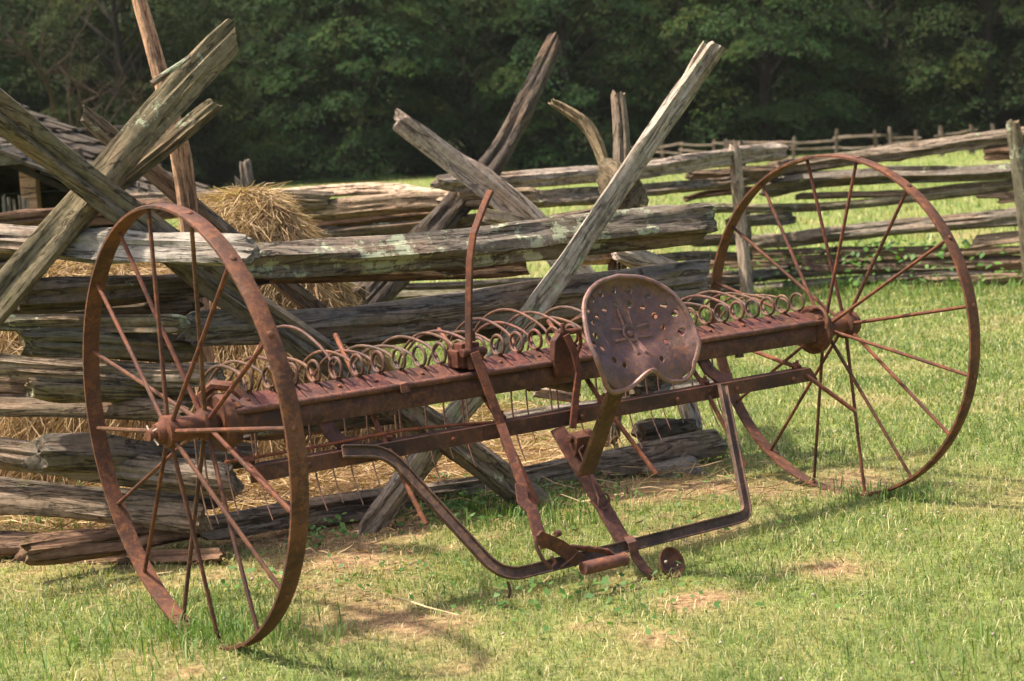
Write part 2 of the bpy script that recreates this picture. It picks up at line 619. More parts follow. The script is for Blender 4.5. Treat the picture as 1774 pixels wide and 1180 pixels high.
def make_crown(name, H, R, nb, per, seed, leaf=0.24, low=0.3):
    """a crown of drooping boughs: each a sloping shell of leaves"""
    r = np.random.default_rng(seed)
    Ps, Ns, Cs = [], [], []
    limbs = MB()
    for k in range(nb):
        u = r.uniform() ** 1.25
        z = low + (H - low) * u
        prof = R * (0.55 + 0.75 * math.sin(math.pi * min(1, 0.16 + 0.84 * u) ** 1.1)) * (0.9 if u < .85 else .55)
        az = r.uniform(0, 2 * math.pi)
        rad = prof * (0.45 + 0.6 * r.uniform() ** 0.6)
        c = np.array([math.cos(az) * rad, math.sin(az) * rad, z])
        size = R * r.uniform(0.20, 0.42)
        n = int(per * r.uniform(0.6, 1.4))
        th = r.uniform(0, 2 * np.pi, n)
        q = np.sqrt(r.uniform(0, 1, n))
        ex, ey = q * np.cos(th), q * np.sin(th)
        out = np.array([math.cos(az), math.sin(az), 0])
        tan = np.array([-out[1], out[0], 0])
        # sheet that droops outward
        lump = vn3(np.stack([ex * 2.2, ey * 2.2, np.full(n, k * 3.1)], 1), seed) - 0.5
        pos = c + np.outer(ex * size * 1.05, out) + np.outer(ey * size * 0.95, tan)
        pos[:, 2] += -0.55 * size * (ex * 0.55 + 0.75 * q * q) + lump * size * 0.75 + r.normal(0, 0.07 * size, n)
        nr = np.outer(0.55 + 0.5 * ex, out) + np.outer(ey * 0.6, tan)
        nr[:, 2] += 0.75
        nr += r.normal(0, 0.42, (n, 3))
        nr /= np.linalg.norm(nr, axis=1)[:, None]
        Ps.append(pos)
        Ns.append(nr)
        tone = r.uniform(0.55, 1.6)
        g = np.stack([r.uniform(0.019, 0.036, n), r.uniform(0.034, 0.055, n), r.uniform(0.012, 0.022, n)], 1) * tone
        yel = r.uniform() < 0.14
        if yel:
            g[:, 0] *= 1.5
            g[:, 1] *= 1.25
        Cs.append(g)
        if k % 3 == 0:
            limbs.tube([(0, 0, max(0.4, z - rad * 0.55)), tuple(c * [0.5, 0.5, 1] - np.array([0, 0, rad * .12])), tuple(c + np.array([0, 0, -.1]))],
                       [0.10, 0.06, 0.025], 5)
    P, Nn, C = np.concatenate(Ps), np.concatenate(Ns), np.concatenate(Cs)
    P[:, 2] = np.maximum(P[:, 2], 0.15)
    v, f = leaf_quads(P, Nn, leaf, 0.6, seed)
    me = mesh_np(name, v, f, np.repeat(C, 4, axis=0))
    me.materials.append(LEAF)
    tr = MB()
    tr.tube([(0, 0, -0.6), (0.1, 0, H * 0.25), (-0.1, 0.1, H * 0.55), (0.05, 0, H * 0.92)], [0.36, 0.28, 0.17, 0.04], 9)
    tr.v += []
    o = len(tr.v)
    tr.v += limbs.v
    tr.f += [tuple(i + o for i in q) for q in limbs.f]
    tm = tr.mesh('trunk')
    tm.materials.append(BARK)
    return me, tm


crowns = [make_crown('crown', 13.5, 4.4, 170, 330, 100, .165), make_crown('crown', 15.0, 5.0, 190, 330, 101, .175), make_crown('crown', 12.0, 4.0, 160, 330, 102, .155),
          make_crown('crown', 14.0, 4.6, 175, 330, 103, .165, 0.2)]
ORD = ['first', 'second', 'third', 'fourth', 'fifth', 'sixth', 'seventh', 'eighth', 'ninth', 'tenth', 'eleventh', 'twelfth', 'thirteenth', 'fourteenth', 'fifteenth', 'sixteenth']


def tree(x, y, z, s, k, rot, col, label, group):
    e = empty('broadleaf_tree', (x, y, z), rot)
    e.scale = (s, s, s)
    tag(e, label, 'tree', group)
    cm, tm = crowns[k]
    link('crown', cm, None, e, col)
    link('trunk', tm, None, e)


def hillz(x, y):
    x, y = np.array([x]), np.array([y])
    tt = np.clip((y - 100 - 10 * (vn2(x * 0.03, y * 0, 3) - 0.5)) / 90, 0, 1)
    return max(0.0, float((-1.0 + 52 * tt ** 0.8)[0]))


r_ = np.random.default_rng(55)
nf = 13
for i in range(nf):
    f = i / (nf - 1)
    x = -27 + 62 * f + r_.uniform(-1.2, 1.2)
    y = 84 + 10 * f + r_.uniform(-3, 3) + (6 if i % 2 else 0)
    b = r_.uniform(0.7, 1.35)
    warm = r_.uniform(0.82, 1.25)
    tree(x, y, 0.0, r_.uniform(0.9, 1.12), i % 4, r_.uniform(0, 6.28), (b * warm, b, b * 0.9, 1),
         f'leafy dark green tree of the forest edge, {ORD[i]} from the left in the front row', 'trees along the forest edge')
nb_ = 14
for i in range(nb_):
    f = i / (nb_ - 1)
    x = -34 + 78 * f + r_.uniform(-1.5, 1.5)
    y = 101 + 9 * f + r_.uniform(-3, 3)
    b = r_.uniform(0.75, 1.3)
    tree(x, y, hillz(x, y) * 0.85, r_.uniform(1.0, 1.25), (i + 2) % 4, r_.uniform(0, 6.28), (b, b, b * 0.9, 1),
         f'tall dark tree on the slope behind the forest edge, {ORD[i]} from the left', 'trees on the wooded slope')


# ------------------------------------------------------------------ weathered rails
def make_log(pts, th0, th1, seed, flat=1.0, seg=46, K=26, rough=1.0, split=None):
    """irregular split log through world points; returns mesh in a local frame (x along the log) and its matrix"""
    r = np.random.default_rng(seed)
    P = [np.array(p, float) for p in pts]
    if len(P) == 2:
        mid = (P[0] + P[1]) / 2
        Lh = np.linalg.norm(P[1] - P[0])
        mid = mid + r.normal(0, 0.008, 3) * Lh
        P = [P[0], mid, P[1]]
    # smooth path
    ts = np.linspace(0, 1, seg)
    kn = np.cumsum([0] + [np.linalg.norm(P[i + 1] - P[i]) for i in range(len(P) - 1)])
    kn /= kn[-1]
    path = np.zeros((seg, 3))
    for tval_i, tv in enumerate(ts):         # Catmull-Rom through the points
        i = min(max(np.searchsorted(kn, tv, 'right') - 1, 0), len(P) - 2)
        u = (tv - kn[i]) / (kn[i + 1] - kn[i])
        p0, p1, p2, p3 = P[max(i - 1, 0)], P[i], P[i + 1], P[min(i + 2, len(P) - 1)]
        path[tval_i] = 0.5 * ((2 * p1) + (-p0 + p2) * u + (2 * p0 - 5 * p1 + 4 * p2 - p3) * u * u + (-p0 + 3 * p1 - 3 * p2 + p3) * u ** 3)
    ax = P[-1] - P[0]
    Ln = np.linalg.norm(ax)
    ax /= Ln
    up = np.array([0, 0, 1.0]) if abs(ax[2]) < 0.75 else np.array([0.0, 1.0, 0.0])
    e2 = np.cross(ax, up)
    e2 /= np.linalg.norm(e2)
    e1 = np.cross(e2, ax)
    rel = path - P[0]
    loc = np.stack([rel @ ax, rel @ e2, rel @ e1], 1)
    loc[1:-1, 1:] += (np.stack([vn3(np.stack([ts * 4, ts * 0 + 3.3, ts * 0 + j], 1), seed)[1:-1] - 0.5 for j in range(2)], 1)) * 0.03 * min(1, Ln / 2) * rough
    th = np.linspace(0, 2 * np.pi, K, endpoint=False)
    am = r.uniform(0.05, 0.15, 4)
    ph = r.uniform(0, 6.28, 4)
    ks = [2, 3, 4, 5]
    rad = 0.5 * (th0 + (th1 - th0) * ts)
    TT, SS = np.meshgrid(th, ts)
    shape = np.ones_like(TT)
    tw = (ts - 0.5) * r.uniform(-0.7, 0.7)
    for a, p, k in zip(am, ph, ks):
        shape += a * np.cos(k * (TT - tw[:, None]) + p)
    # split faces: flatten with random planes
    for j in range(3 if split is None else split):
        pa = r.uniform(0, 6.28)
        d = r.uniform(0.62, 0.95)
        cs = np.cos(TT - tw[:, None] - pa)
        lim = np.where(cs > 0.05, d / np.maximum(cs, 0.05), 9)
        shape = np.minimum(shape, lim)
    q = np.stack([SS.ravel() * Ln * 1.3, np.cos(TT).ravel() * 2.6, np.sin(TT).ravel() * 2.6], 1)
    q2 = np.stack([SS.ravel() * Ln * 5, np.cos(TT).ravel() * 5, np.sin(TT).ravel() * 5], 1)
    q3 = np.stack([SS.ravel() * Ln * 0.8, np.cos(TT).ravel() * 4.5, np.sin(TT).ravel() * 4.5], 1)
    rid = np.abs(vn3(q3, seed + 3) - 0.5) * 2
    gr = (vn3(q, seed + 1) - 0.5) * 0.44 + (vn3(q2, seed + 2) - 0.5) * 0.24 - 0.15 * np.exp(-(rid / 0.16) ** 2)
    # knots
    for j in range(r.integers(0, 3)):
        kt, ka = r.uniform(0.1, 0.9), r.uniform(0, 6.28)
        dd = ((SS - kt) * Ln / 0.09) ** 2 + (np.angle(np.exp(1j * (TT - ka))) / 0.55) ** 2
        gr += (0.30 * np.exp(-dd)).ravel()
    shape = shape + gr.reshape(shape.shape) * rough
    # blunt, uneven ends
    endf = 1 - 0.16 * np.exp(-((ts - 0) * Ln / 0.05)) - 0.16 * np.exp(-((1 - ts) * Ln / 0.05))
    RR = rad[:, None] * shape * endf[:, None]
    endj0 = (vn3(np.stack([np.cos(th) * 1.5, np.sin(th) * 1.5, th * 0 + seed], 1), 9) - 0.5) * th0 * 0.7
    endj1 = (vn3(np.stack([np.cos(th) * 1.5, np.sin(th) * 1.5, th * 0 + seed], 1), 10) - 0.5) * th1 * 0.7
    V = np.stack([np.repeat(loc[:, 0], K), (loc[:, 1][:, None] + RR * np.cos(TT) * flat).ravel(), (loc[:, 2][:, None] + RR * np.sin(TT)).ravel()], 1)
    for i in range(2):
        w = 1.0 if i == 0 else 0.5
        V[i * K:(i + 1) * K, 0] += endj0 * w
        V[(seg - 1 - i) * K:(seg - i) * K, 0] += endj1 * w
    c0 = V[:K].mean(0) + [0.012, 0, 0]
    c1 = V[-K:].mean(0) - [0.012, 0, 0]
    V = np.concatenate([V, [c0, c1]])
    i0, k0 = np.meshgrid(np.arange(seg - 1), np.arange(K), indexing='ij')
    a = (i0 * K + k0).ravel()
    b = (i0 * K + (k0 + 1) % K).ravel()
    quads = np.stack([a, b, b + K, a + K], 1)
    nv = seg * K
    kk = np.arange(K)
    tris = np.concatenate([np.stack([np.full(K, nv), (kk + 1) % K, kk], 1),
                           np.stack([np.full(K, nv + 1), (seg - 1) * K + kk, (seg - 1) * K + (kk + 1) % K], 1)])
    me = mesh_np('rail', V, [quads, tris], None, True)
    me.set_sharp_from_angle(angle=math.radians(48))
    Mx = Matrix(((ax[0], e2[0], e1[0], P[0][0]), (ax[1], e2[1], e1[1], P[0][1]), (ax[2], e2[2], e1[2], P[0][2]), (0, 0, 0, 1)))
    return me, Mx


LIGHT = (0.52, 0.405, 0.31)
GREY = (0.235, 0.18, 0.132)
DARK = (0.14, 0.107, 0.078)
BROWN = (0.20, 0.127, 0.086)
RED = (0.56, 0.33, 0.21)
GREEN = (0.225, 0.19, 0.12)
_seed = [300]


def log(parent, name, pts, th, col=GREY, lichen=0.2, flat=1.0, label=None, seg=46, rough=1.0, split=None, K=26):
    """pts: (px, py, Y) in photo pixels at a given distance; th: thickness in photo pixels (start, end)"""
    _seed[0] += 1
    W = [at(*p) for p in pts]
    t0 = 1.03 * th[0] * pts[0][2] / FPX
    t1 = 1.03 * th[-1] * pts[-1][2] / FPX
    me, Mx = make_log(W, t0, t1, _seed[0], flat, seg, K, rough, split)
    o = link(name, me, WOOD)
    v = random.uniform(0.8, 1.25)
    w = random.uniform(0.9, 1.12)
    o.color = (col[0] * v * w, col[1] * v, col[2] * v / w, lichen)
    place_local(o, parent, Mx)
    if label:
        o['label'] = label
    return o


# distances of the two near panels of the worm fence along the picture
def Ym(x):
    return 6.75 + (x - 345) / 901 * 1.25


def Yl(x):
    return 6.84 - (x + 60) / 495 * 0.36


front = empty('rail_fence', (-0.6, 7.0, 0))
tag(front, 'grey split rail fence stacked close behind the rake, lichen on its top rail', 'fence')


def mrail(x0, y0, x1, y1, th, dy=0.0, mid=None, **kw):
    pts = [(x0, y0, Ym(x0) + dy)] + ([(mid[0], mid[1], Ym(mid[0]) + dy)] if mid else []) + [(x1, y1, Ym(x1) + dy)]
    return log(front, 'rail', pts, th, **kw)


def lrail(x0, y0, x1, y1, th, dy=0.0, mid=None, **kw):
    pts = [(x0, y0, Yl(x0) + dy)] + ([(mid[0], mid[1], Yl(mid[0]) + dy)] if mid else []) + [(x1, y1, Yl(x1) + dy)]
    return log(front, 'rail', pts, th, **kw)


mrail(430, 457, 1222, 385, (64, 68), mid=(830, 427), col=GREY, lichen=1.0, label='thick top rail with pale green lichen crusts')
mrail(325, 575, 1215, 482, (54, 70), mid=(780, 541), col=GREY, lichen=0.3)
mrail(34, 510, 448, 474, (62, 50), dy=0.2, mid=(240, 500), col=DARK, lichen=0.4)
mrail(470, 482, 905, 464, (26, 34), dy=0.14, col=BROWN, lichen=0.0)
mrail(42, 588, 345, 602, (58, 50), dy=0.12, col=GREEN, lichen=0.3)
mrail(600, 594, 1150, 542, (26, 36), dy=0.14, col=DARK, lichen=0.2)
mrail(48, 673, 330, 686, (36, 36), dy=0.1, col=GREEN, lichen=0.5)
mrail(64, 785, 430, 790, (68, 50), dy=0.1, col=GREY, lichen=0.5)
mrail(42, 956, 345, 912, (50, 46), mid=(200, 936), col=BROWN, lichen=0.1)
mrail(345, 910, 1246, 766, (52, 50), dy=-0.04, mid=(760, 851), col=GREY, lichen=0.1, label='long bottom rail lying on the ground')
mrail(860, 732, 1236, 666, (30, 34), dy=0.2, col=GREY, lichen=0.2)
mrail(905, 560, 1210, 524, (36, 46), dy=0.12, col=GREY, lichen=0.15)
mrail(420, 742, 730, 708, (50, 40), dy=0.3, col=DARK, lichen=0.2)  # added dark rail, stands in for the shade behind the rake
lrail(-60, 660, 330, 690, (36, 40), dy=0.25, col=DARK, lichen=0.2)  # dark rails added behind the left stack, standing in for shade in its gaps
lrail(-60, 530, 340, 528, (40, 36), dy=0.3, col=DARK, lichen=0.2)  # also added, its dark tone fills in as gap shade
lrail(-60, 838, 380, 868, (36, 34), dy=0.28, col=DARK, lichen=0.2)  # added too, dark in place of the shade low in the stack
lrail(-70, 410, 438, 438, (56, 60), mid=(200, 428), col=(0.36, 0.285, 0.215), lichen=0.25, label='pale rail end resting on the fence top')
lrail(-60, 556, 318, 563, (34, 42), dy=0.03, col=GREEN, lichen=0.9)
lrail(-60, 622, 378, 648, (38, 50), dy=0.04, mid=(160, 640), col=GREY, lichen=0.2)
lrail(-60, 704, 322, 716, (40, 38), dy=0.02, mid=(120, 708), col=GREY, lichen=0.4)
lrail(-60, 776, 408, 834, (52, 56), dy=0.0, mid=(180, 808), col=GREY, lichen=0.3)
lrail(-60, 878, 352, 905, (46, 54), dy=0.0, mid=(110, 876), col=GREY, lichen=0.1)
lrail(-80, 945, 102, 944, (52, 46), dy=-0.02, col=BROWN, lichen=0.0)
lrail(120, 980, 382, 964, (34, 28), dy=-0.04, col=BROWN, lichen=0.0)
# crossed stakes of the two near corners
log(front, 'stake', [(1243, 78, 7.85), (1000, 428, 7.40), (634, 925, 6.90)], (38, 50), (0.40, 0.32, 0.245), 0.6, 0.85, label='long pale stake leaning up to the right, forked at its top')
log(front, 'stake', [(-90, 128, 6.30), (300, 432, 6.74), (965, 893, 7.12)], (56, 56), (0.165, 0.128, 0.095), 0.35, 0.85, label='long dark stake slanting down to the right behind the wheel')
log(front, 'stake', [(398, 62, 7.25), (190, 290, 6.84), (-150, 690, 6.1)], (54, 66), GREEN, 0.45, 0.85, label='thick mossy stake leaning up to the right at the left corner')
log(front, 'stake', [(142, 196, 7.5), (350, 372, 7.7), (620, 600, 7.9)], (32, 32), GREY, 0.1, 0.8)
log(front, 'stake', [(377, 180, 7.45), (210, 318, 7.25), (-60, 540, 6.95)], (32, 36), GREEN, 0.55, 0.9)
log(front, 'post', [(232, -45, 7.55), (286, 180, 7.5), (328, 372, 7.5), (385, 905, 7.5)], (42, 52), RED, 0.0, 0.8, label='tall reddish brown post at the left corner', split=4)
log(front, 'bark_flake', [(262, 145, 6.86), (330, 98, 7.0)], (14, 10), GREY, 0.6, 0.6, seg=10, K=10)
log(front, 'bark_flake', [(1178, 150, 7.72), (1222, 76, 7.82)], (16, 14), LIGHT, 0.4, 0.8, seg=10, K=10)
# lumber at the right corner: upright post, lying block, short ends
log(front, 'post', [(1074, 158, 8.55), (1078, 320, 8.5), (1060, 770, 8.4)], (28, 34), GREY, 0.15, 0.9)
log(front, 'branch', [(957, 176, 8.7), (1015, 218, 8.65), (1046, 282, 8.6), (1058, 350, 8.5)], (20, 26), GREEN, 0.2, 1.0)
log(front, 'block', [(1092, 342, 8.12), (1062, 318, 8.75)], (92, 76), (0.13, 0.105, 0.065), 0.0, 1.0, seg=12, rough=0.5, label='dark stub of a log with its end facing out')
log(front, 'rail', [(955, 388, 8.05), (1040, 372, 8.3)], (34, 26), GREY, 0.7, 1.0, seg=12)
log(front, 'rail', [(985, 448, 8.1), (1080, 442, 8.6)], (34, 30), LIGHT, 0.1, 0.8, seg=12)
log(front, 'rail', [(1062, 432, 8.35), (1180, 470, 8.5)], (40, 36), LIGHT, 0.1, 0.8, seg=12)
log(front, 'rail', [(1085, 668, 7.95), (1168, 676, 8.2)], (58, 50), DARK, 0.1, 1.0, seg=14)
log(front, 'rail', [(1110, 752, 8.0), (1190, 742, 8.15)], (50, 44), DARK, 0.0, 1.0, seg=14)
log(front, 'rail', [(1172, 655, 8.35), (1204, 752, 8.25)], (44, 38), LIGHT, 0.1, 0.7, seg=14)
log(front, 'rail', [(925, 676, 7.95), (1000, 690, 8.1)], (26, 22), LIGHT, 0.0, 0.8, seg=14)
log(front, 'rail', [(1000, 520, 8.1), (1070, 540, 8.2)], (26, 20), BROWN, 0.0, 0.8, seg=14)

# ------------------------------------------------------------------ fence behind, running back to the meadow corner
back = empty('rail_fence', (-1.0, 11.5, 0))
tag(back, 'weathered rail fence behind the haystack with leaning stakes at its corner', 'fence')


def brail(pts, th, col=GREY, lichen=0.2, **kw):
    return log(back, 'rail', pts, th, col, lichen, seg=30, **kw)


brail([(-70, 386, 11.2), (330, 352, 11.9)], (36, 34), BROWN, 0.1)
brail([(180, 352, 12.0), (572, 346, 11.6)], (26, 32), GREY)
brail([(372, 345, 12.2), (620, 326, 11.7), (790, 345, 11.2)], (16, 22), LIGHT, 0.1)
brail([(490, 372, 11.8), (700, 352, 11.4), (935, 340, 11.0)], (34, 36), GREY)
brail([(525, 412, 11.8), (700, 396, 11.4), (900, 376, 11.0)], (36, 34), DARK, 0.6)
brail([(520, 395, 12.0), (800, 362, 11.5)], (20, 18), BROWN)
brail([(560, 500, 11.7), (1010, 486, 11.2)], (18, 14), DARK)
brail([(570, 520, 11.6), (830, 506, 11.2)], (24, 20), GREEN, 0.5)
brail([(-70, 430, 11.2), (400, 425, 11.8)], (26, 30), DARK)
brail([(-70, 470, 11.2), (420, 470, 11.8)], (26, 30), BROWN)
brail([(758, 318, 10.9), (1000, 308, 12.5), (1352, 264, 16.2)], (28, 32), LIGHT, 0.05, label='long pale barkless top rail')
brail([(855, 350, 10.9), (1100, 332, 13.0), (1300, 312, 16.0)], (36, 18), GREY, 0.3)
brail([(1075, 421, 12.5), (1290, 412, 15.8)], (22, 20), DARK)
brail([(1130, 494, 13.0), (1300, 478, 15.9)], (22, 22), GREY)
brail([(1140, 512, 13.0), (1300, 500, 15.9)], (18, 14), DARK)
brail([(1120, 455, 13.0), (1300, 446, 15.9)], (18, 16), DARK)
brail([(1195, 303, 15.2), (1345, 296, 16.2)], (22, 20), DARK)
brail([(1208, 322, 15.3), (1350, 306, 16.3)], (14, 16), GREY)
brail([(1186, 344, 15.2), (1300, 330, 16.2)], (12, 18), BROWN)
brail([(1200, 418, 15.2), (1295, 414, 15.9)], (24, 22), GREY)
brail([(1262, 384, 15.6), (1370, 378, 16.4)], (18, 20), GREY)
brail([(1245, 484, 15.4), (1370, 470, 16.3)], (24, 24), GREY)
log(back, 'stake', [(962, 68, 11.9), (905, 190, 11.6), (850, 290, 11.4), (735, 420, 11.0), (640, 520, 10.7)], (34, 66), (0.145, 0.105, 0.078), 0.0, 0.8, label='thick dark brown stake curving up to the right')
log(back, 'stake', [(686, 202, 10.3), (790, 275, 10.4), (930, 396, 10.5), (1080, 560, 10.6)], (36, 58), (0.60, 0.46, 0.36), 0.05, 0.5, label='flat pale plank leaning up to the left')
log(back, 'plank', [(838, 372, 10.2), (925, 392, 10.4)], (34, 30), LIGHT, 0.0, 0.5, seg=12)
log(back, 'post', [(424, 282, 12.6), (440, 380, 12.6), (450, 560, 12.6)], (28, 30), GREY, 0.1, 0.8)
log(back, 'post', [(416, 312, 12.5), (424, 360, 12.5)], (28, 30), GREY, 0.1, 0.8, seg=12)
log(back, 'stake', [(600, 470, 11.5), (660, 540, 11.4)], (14, 14), LIGHT, 0.0, 0.8, seg=12)
log(back, 'stake', [(650, 480, 11.5), (610, 540, 11.4)], (30, 30), DARK, 0.0, 0.8, seg=12)

right = empty('rail_fence', (3.4, 15.8, 0))
tag(right, 'split rail fence on the right seen through the wheel, with two upright posts', 'fence')


def Yr(x):
    return 16.4 - (x - 1300) / 474 * 1.2


def rrail(p, th, col=GREY, lichen=0.15, **kw):
    return log(right, 'rail', [(x, y, Yr(x)) for x, y in p], th, col, lichen, seg=34, **kw)


rrail([(1335, 294), (1520, 268), (1850, 228)], (30, 28), GREY, 0.2)
rrail([(1320, 324), (1480, 308), (1770, 296)], (34, 34), GREY, 0.6)
rrail([(1215, 362), (1420, 360), (1680, 332), (1830, 316)], (16, 14), GREEN, 0.5)
rrail([(1285, 422), (1450, 404), (1830, 366)], (28, 40), GREY, 0.2)
rrail([(1205, 458), (1500, 444), (1830, 428)], (20, 18), GREY, 0.1)
rrail([(1390, 462), (1600, 458), (1830, 452)], (20, 22), BROWN, 0.2)
rrail([(1300, 500), (1480, 488), (1640, 474), (1720, 472)], (20, 14), GREY, 0.1)
rrail([(1600, 488), (1850, 480)], (22, 26), GREY, 0.1)
rrail([(1380, 342), (1560, 334), (1760, 316)], (14, 12), DARK, 0.1)
rrail([(1290, 478), (1520, 466), (1700, 462)], (16, 14), GREY, 0.1)
rrail([(1300, 440), (1500, 432), (1640, 430)], (12, 10), DARK, 0.1)
rrail([(1708, 266), (1850, 258)], (24, 30), BROWN, 0.0)
rrail([(1684, 322), (1850, 312)], (12, 14), GREY, 0.3)
rrail([(1690, 338), (1850, 340)], (10, 12), GREY, 0.5)
rrail([(1688, 418), (1850, 398)], (22, 20), GREY, 0.2)
rrail([(1730, 346), (1850, 340)], (16, 14), DARK, 0.0)
log(right, 'post', [(1272, 254, 15.0), (1283, 380, 15.0), (1296, 535, 15.0)], (27, 30), LIGHT, 0.25, 0.7, rough=0.5, label='squared grey post standing in front of the rails')
log(right, 'post', [(1277, 246, 16.9), (1296, 505, 16.9)], (24, 26), BROWN, 0.0, 0.8, rough=0.5)
log(right, 'post', [(1756, 212, 14.8), (1772, 330, 14.8), (1795, 512, 14.8)], (28, 34), GREEN, 0.7, 0.9, rough=0.6, label='mossy round post at the right edge')

# ------------------------------------------------------------------ far pasture fence
far = empty('pasture_fence', (14, 70, 0))
tag(far, 'small distant rail fence crossing the meadow before the forest', 'fence')
posts = [(872, 284, 94), (893, 290, 92), (935, 288, 92), (985, 290, 90), (1010, 288, 91), (1035, 290, 89), (1062, 288, 88), (1110, 286, 85), (1148, 282, 80), (1180, 280, 78), (1238, 276, 72),
         (1260, 275, 70), (1375, 278, 66), (1452, 274, 63), (1520, 270, 61), (1545, 266, 61), (1588, 262, 60), (1632, 260, 60), (1682, 256, 60), (1720, 254, 60), (1800, 250, 60)]
pp = []
for i, (x, yb, Y) in enumerate(posts):
    b = on_ground(x, yb) if False else at(x, yb, Y)
    b[2] = 0.0
    hgt = random.uniform(0.98, 1.25)
    pp.append(b)
    me, Mx = make_log([b + [0, 0, -0.1], b + [random.uniform(-.06, .06), 0, hgt]], random.uniform(.13, .2), random.uniform(.12, .18), 700 + i, 1, 8, 8)
    o = link('post', me, WOOD)
    v = random.uniform(0.8, 1.3)
    o.color = (0.15 * v, 0.115 * v, 0.09 * v, 0.0)
    place_local(o, far, Mx)
for i in range(len(pp) - 1):
    for k, hh in enumerate((0.30, 0.58, 0.88)):
        if random.random() < 0.04:
            continue
        a, b = pp[i].copy(), pp[i + 1].copy()
        a[2] += hh + random.uniform(-.1, .1)
        b[2] += hh + random.uniform(-.1, .1)
        d = (b - a) / np.linalg.norm(b - a) * 0.25
        me, Mx = make_log([a - d, b + d], .11, .10, 800 + i * 3 + k, 1, 10, 8)
        o = link('rail', me, WOOD)
        v = random.uniform(0.8, 1.3)
        o.color = (0.15 * v, 0.12 * v, 0.092 * v, 0.0)
        place_local(o, far, Mx)

# ------------------------------------------------------------------ shed with shingled roof at the left
shed = empty('open_shed', (-5.6, 15.5, 0))
tag(shed, 'dark open shed with a split shingle roof at the left edge', 'shed')


def S_(o):
    o.location = -Vector(shed.location)
    return o


sl_ang = math.radians(28)
ridge = Vector((-6.9, 14.2, 3.17))
dslope = Vector((math.cos(sl_ang), 0, -math.sin(sl_ang)))
nslope = Vector((math.sin(sl_ang), 0, math.cos(sl_ang)))
nrow, ncol = 15, 16
shm = []
for k in range(4):
    m_ = MB()
    m_.box((0.19, 0.0, 0.0), (0.40, 0.24 + 0.02 * k, 0.022))
    me_ = m_.mesh('shingle')
    me_.materials.append(WOOD)
    shm.append(me_)
roof = MB()
L_roof = 4.1
roof.add([ridge, ridge + dslope * L_roof, ridge + dslope * L_roof + Vector((0, 4.2, 0)), ridge + Vector((0, 4.2, 0)),
          ridge - nslope * 0.05, ridge + dslope * L_roof - nslope * 0.05, ridge + dslope * L_roof + Vector((0, 4.2, 0)) - nslope * 0.05, ridge + Vector((0, 4.2, 0)) - nslope * 0.05],
         [(0, 1, 2, 3), (4, 7, 6, 5), (0, 4, 5, 1), (1, 5, 6, 2), (2, 6, 7, 3), (3, 7, 4, 0)])
left_d = Vector((-math.cos(sl_ang), 0, -math.sin(sl_ang)))
left_n = Vector((-math.sin(sl_ang), 0, math.cos(sl_ang)))
rl = ridge + left_n * 0.0
roof.add([rl, rl + left_d * 3, rl + left_d * 3 + Vector((0, 4.2, 0)), rl + Vector((0, 4.2, 0)),
          rl - left_n * 0.05, rl + left_d * 3 - left_n * 0.05, rl + left_d * 3 + Vector((0, 4.2, 0)) - left_n * 0.05, rl + Vector((0, 4.2, 0)) - left_n * 0.05],
         [(0, 1, 2, 3), (4, 7, 6, 5), (0, 4, 5, 1), (1, 5, 6, 2), (2, 6, 7, 3), (3, 7, 4, 0)])
roof_o = S_(roof.build('roof', DARKIN, shed, False))
for i in range(nrow):
    for j in range(ncol):
        p = ridge + dslope * (0.02 + i * 0.285 + random.uniform(-.03, .03)) + Vector((0, 0.0 + j * 0.262 + random.uniform(-.03, .02), 0)) + nslope * (0.03 + random.uniform(0, .02))
        o = link('shingle', shm[random.randrange(4)], None, roof_o)
        tilt = sl_ang - math.radians(random.uniform(3, 9))
        o.matrix_basis = Matrix.Translation(p) @ Matrix.Rotation(tilt, 4, 'Y') @ Matrix.Rotation(random.uniform(-.04, .04), 4, 'Z')
        v = random.uniform(0.6, 1.25)
        o.color = (0.13 * v, 0.105 * v, 0.082 * v, 0.2)
b_ = MB()
b_.box((-6.0, 14.22, 1.62), (4.6, 0.14, 0.17))
o = S_(b_.build('tie_beam', WOOD, shed, False, (0.27, 0.24, 0.205, 0.1), 0.01))
for (x, y, c) in ((-3.78, 14.3, RED), (-3.62, 15.2, GREY), (-3.72, 18.0, GREY), (-8.2, 14.3, GREY)):
    b_ = MB()
    b_.box((x, y, 0.82), (0.13, 0.13, 1.66))
    S_(b_.build('post', WOOD, shed, False, (*[q * 0.8 for q in c], 0.0), 0.01))
for k in range(9):
    b_ = MB()
    b_.box((-6.4, 18.2, 0.1 + k * 0.21), (5.6, 0.12, 0.20))
    S_(b_.build('wall_log', DARKIN, shed, False, bevel=0.03))
for k in range(8):
    b_ = MB()
    b_.box((-3.78, 16.3, 0.1 + k * 0.21) if False else (-8.6, 16.3, 0.1 + k * 0.21), (0.12, 3.8, 0.20))
    S_(b_.build('wall_log', DARKIN, shed, False, bevel=0.03))
pal = empty('paling_fence', (-4.4, 13.4, 0))
tag(pal, 'low row of thin grey palings in front of the dark shed', 'fence')
for k, px in enumerate((6, 15, 24, 33, 41, 48, 240, 258)):
    Y = 13.2 if k < 6 else 13.8
    top = at(px, 338 + (k % 3) * 4 if k < 6 else 316 + (k % 2) * 5, Y)
    me, Mx = make_log([np.array([top[0], top[1], -0.05]), top], 0.035, 0.03, 900 + k, 1, 8, 8)
    o = link('paling', me, WOOD)
    o.color = (0.17, 0.15, 0.12, 0.1)
    place_local(o, pal, Mx)
b0, b1 = at(0, 420, 13.25), at(262, 410, 13.85)
me, Mx = make_log([b0, b1], 0.04, 0.04, 930, 1, 12, 8)
o = link('rail', me, WOOD)
o.color = (0.17, 0.15, 0.12, 0.1)
place_local(o, pal, Mx)

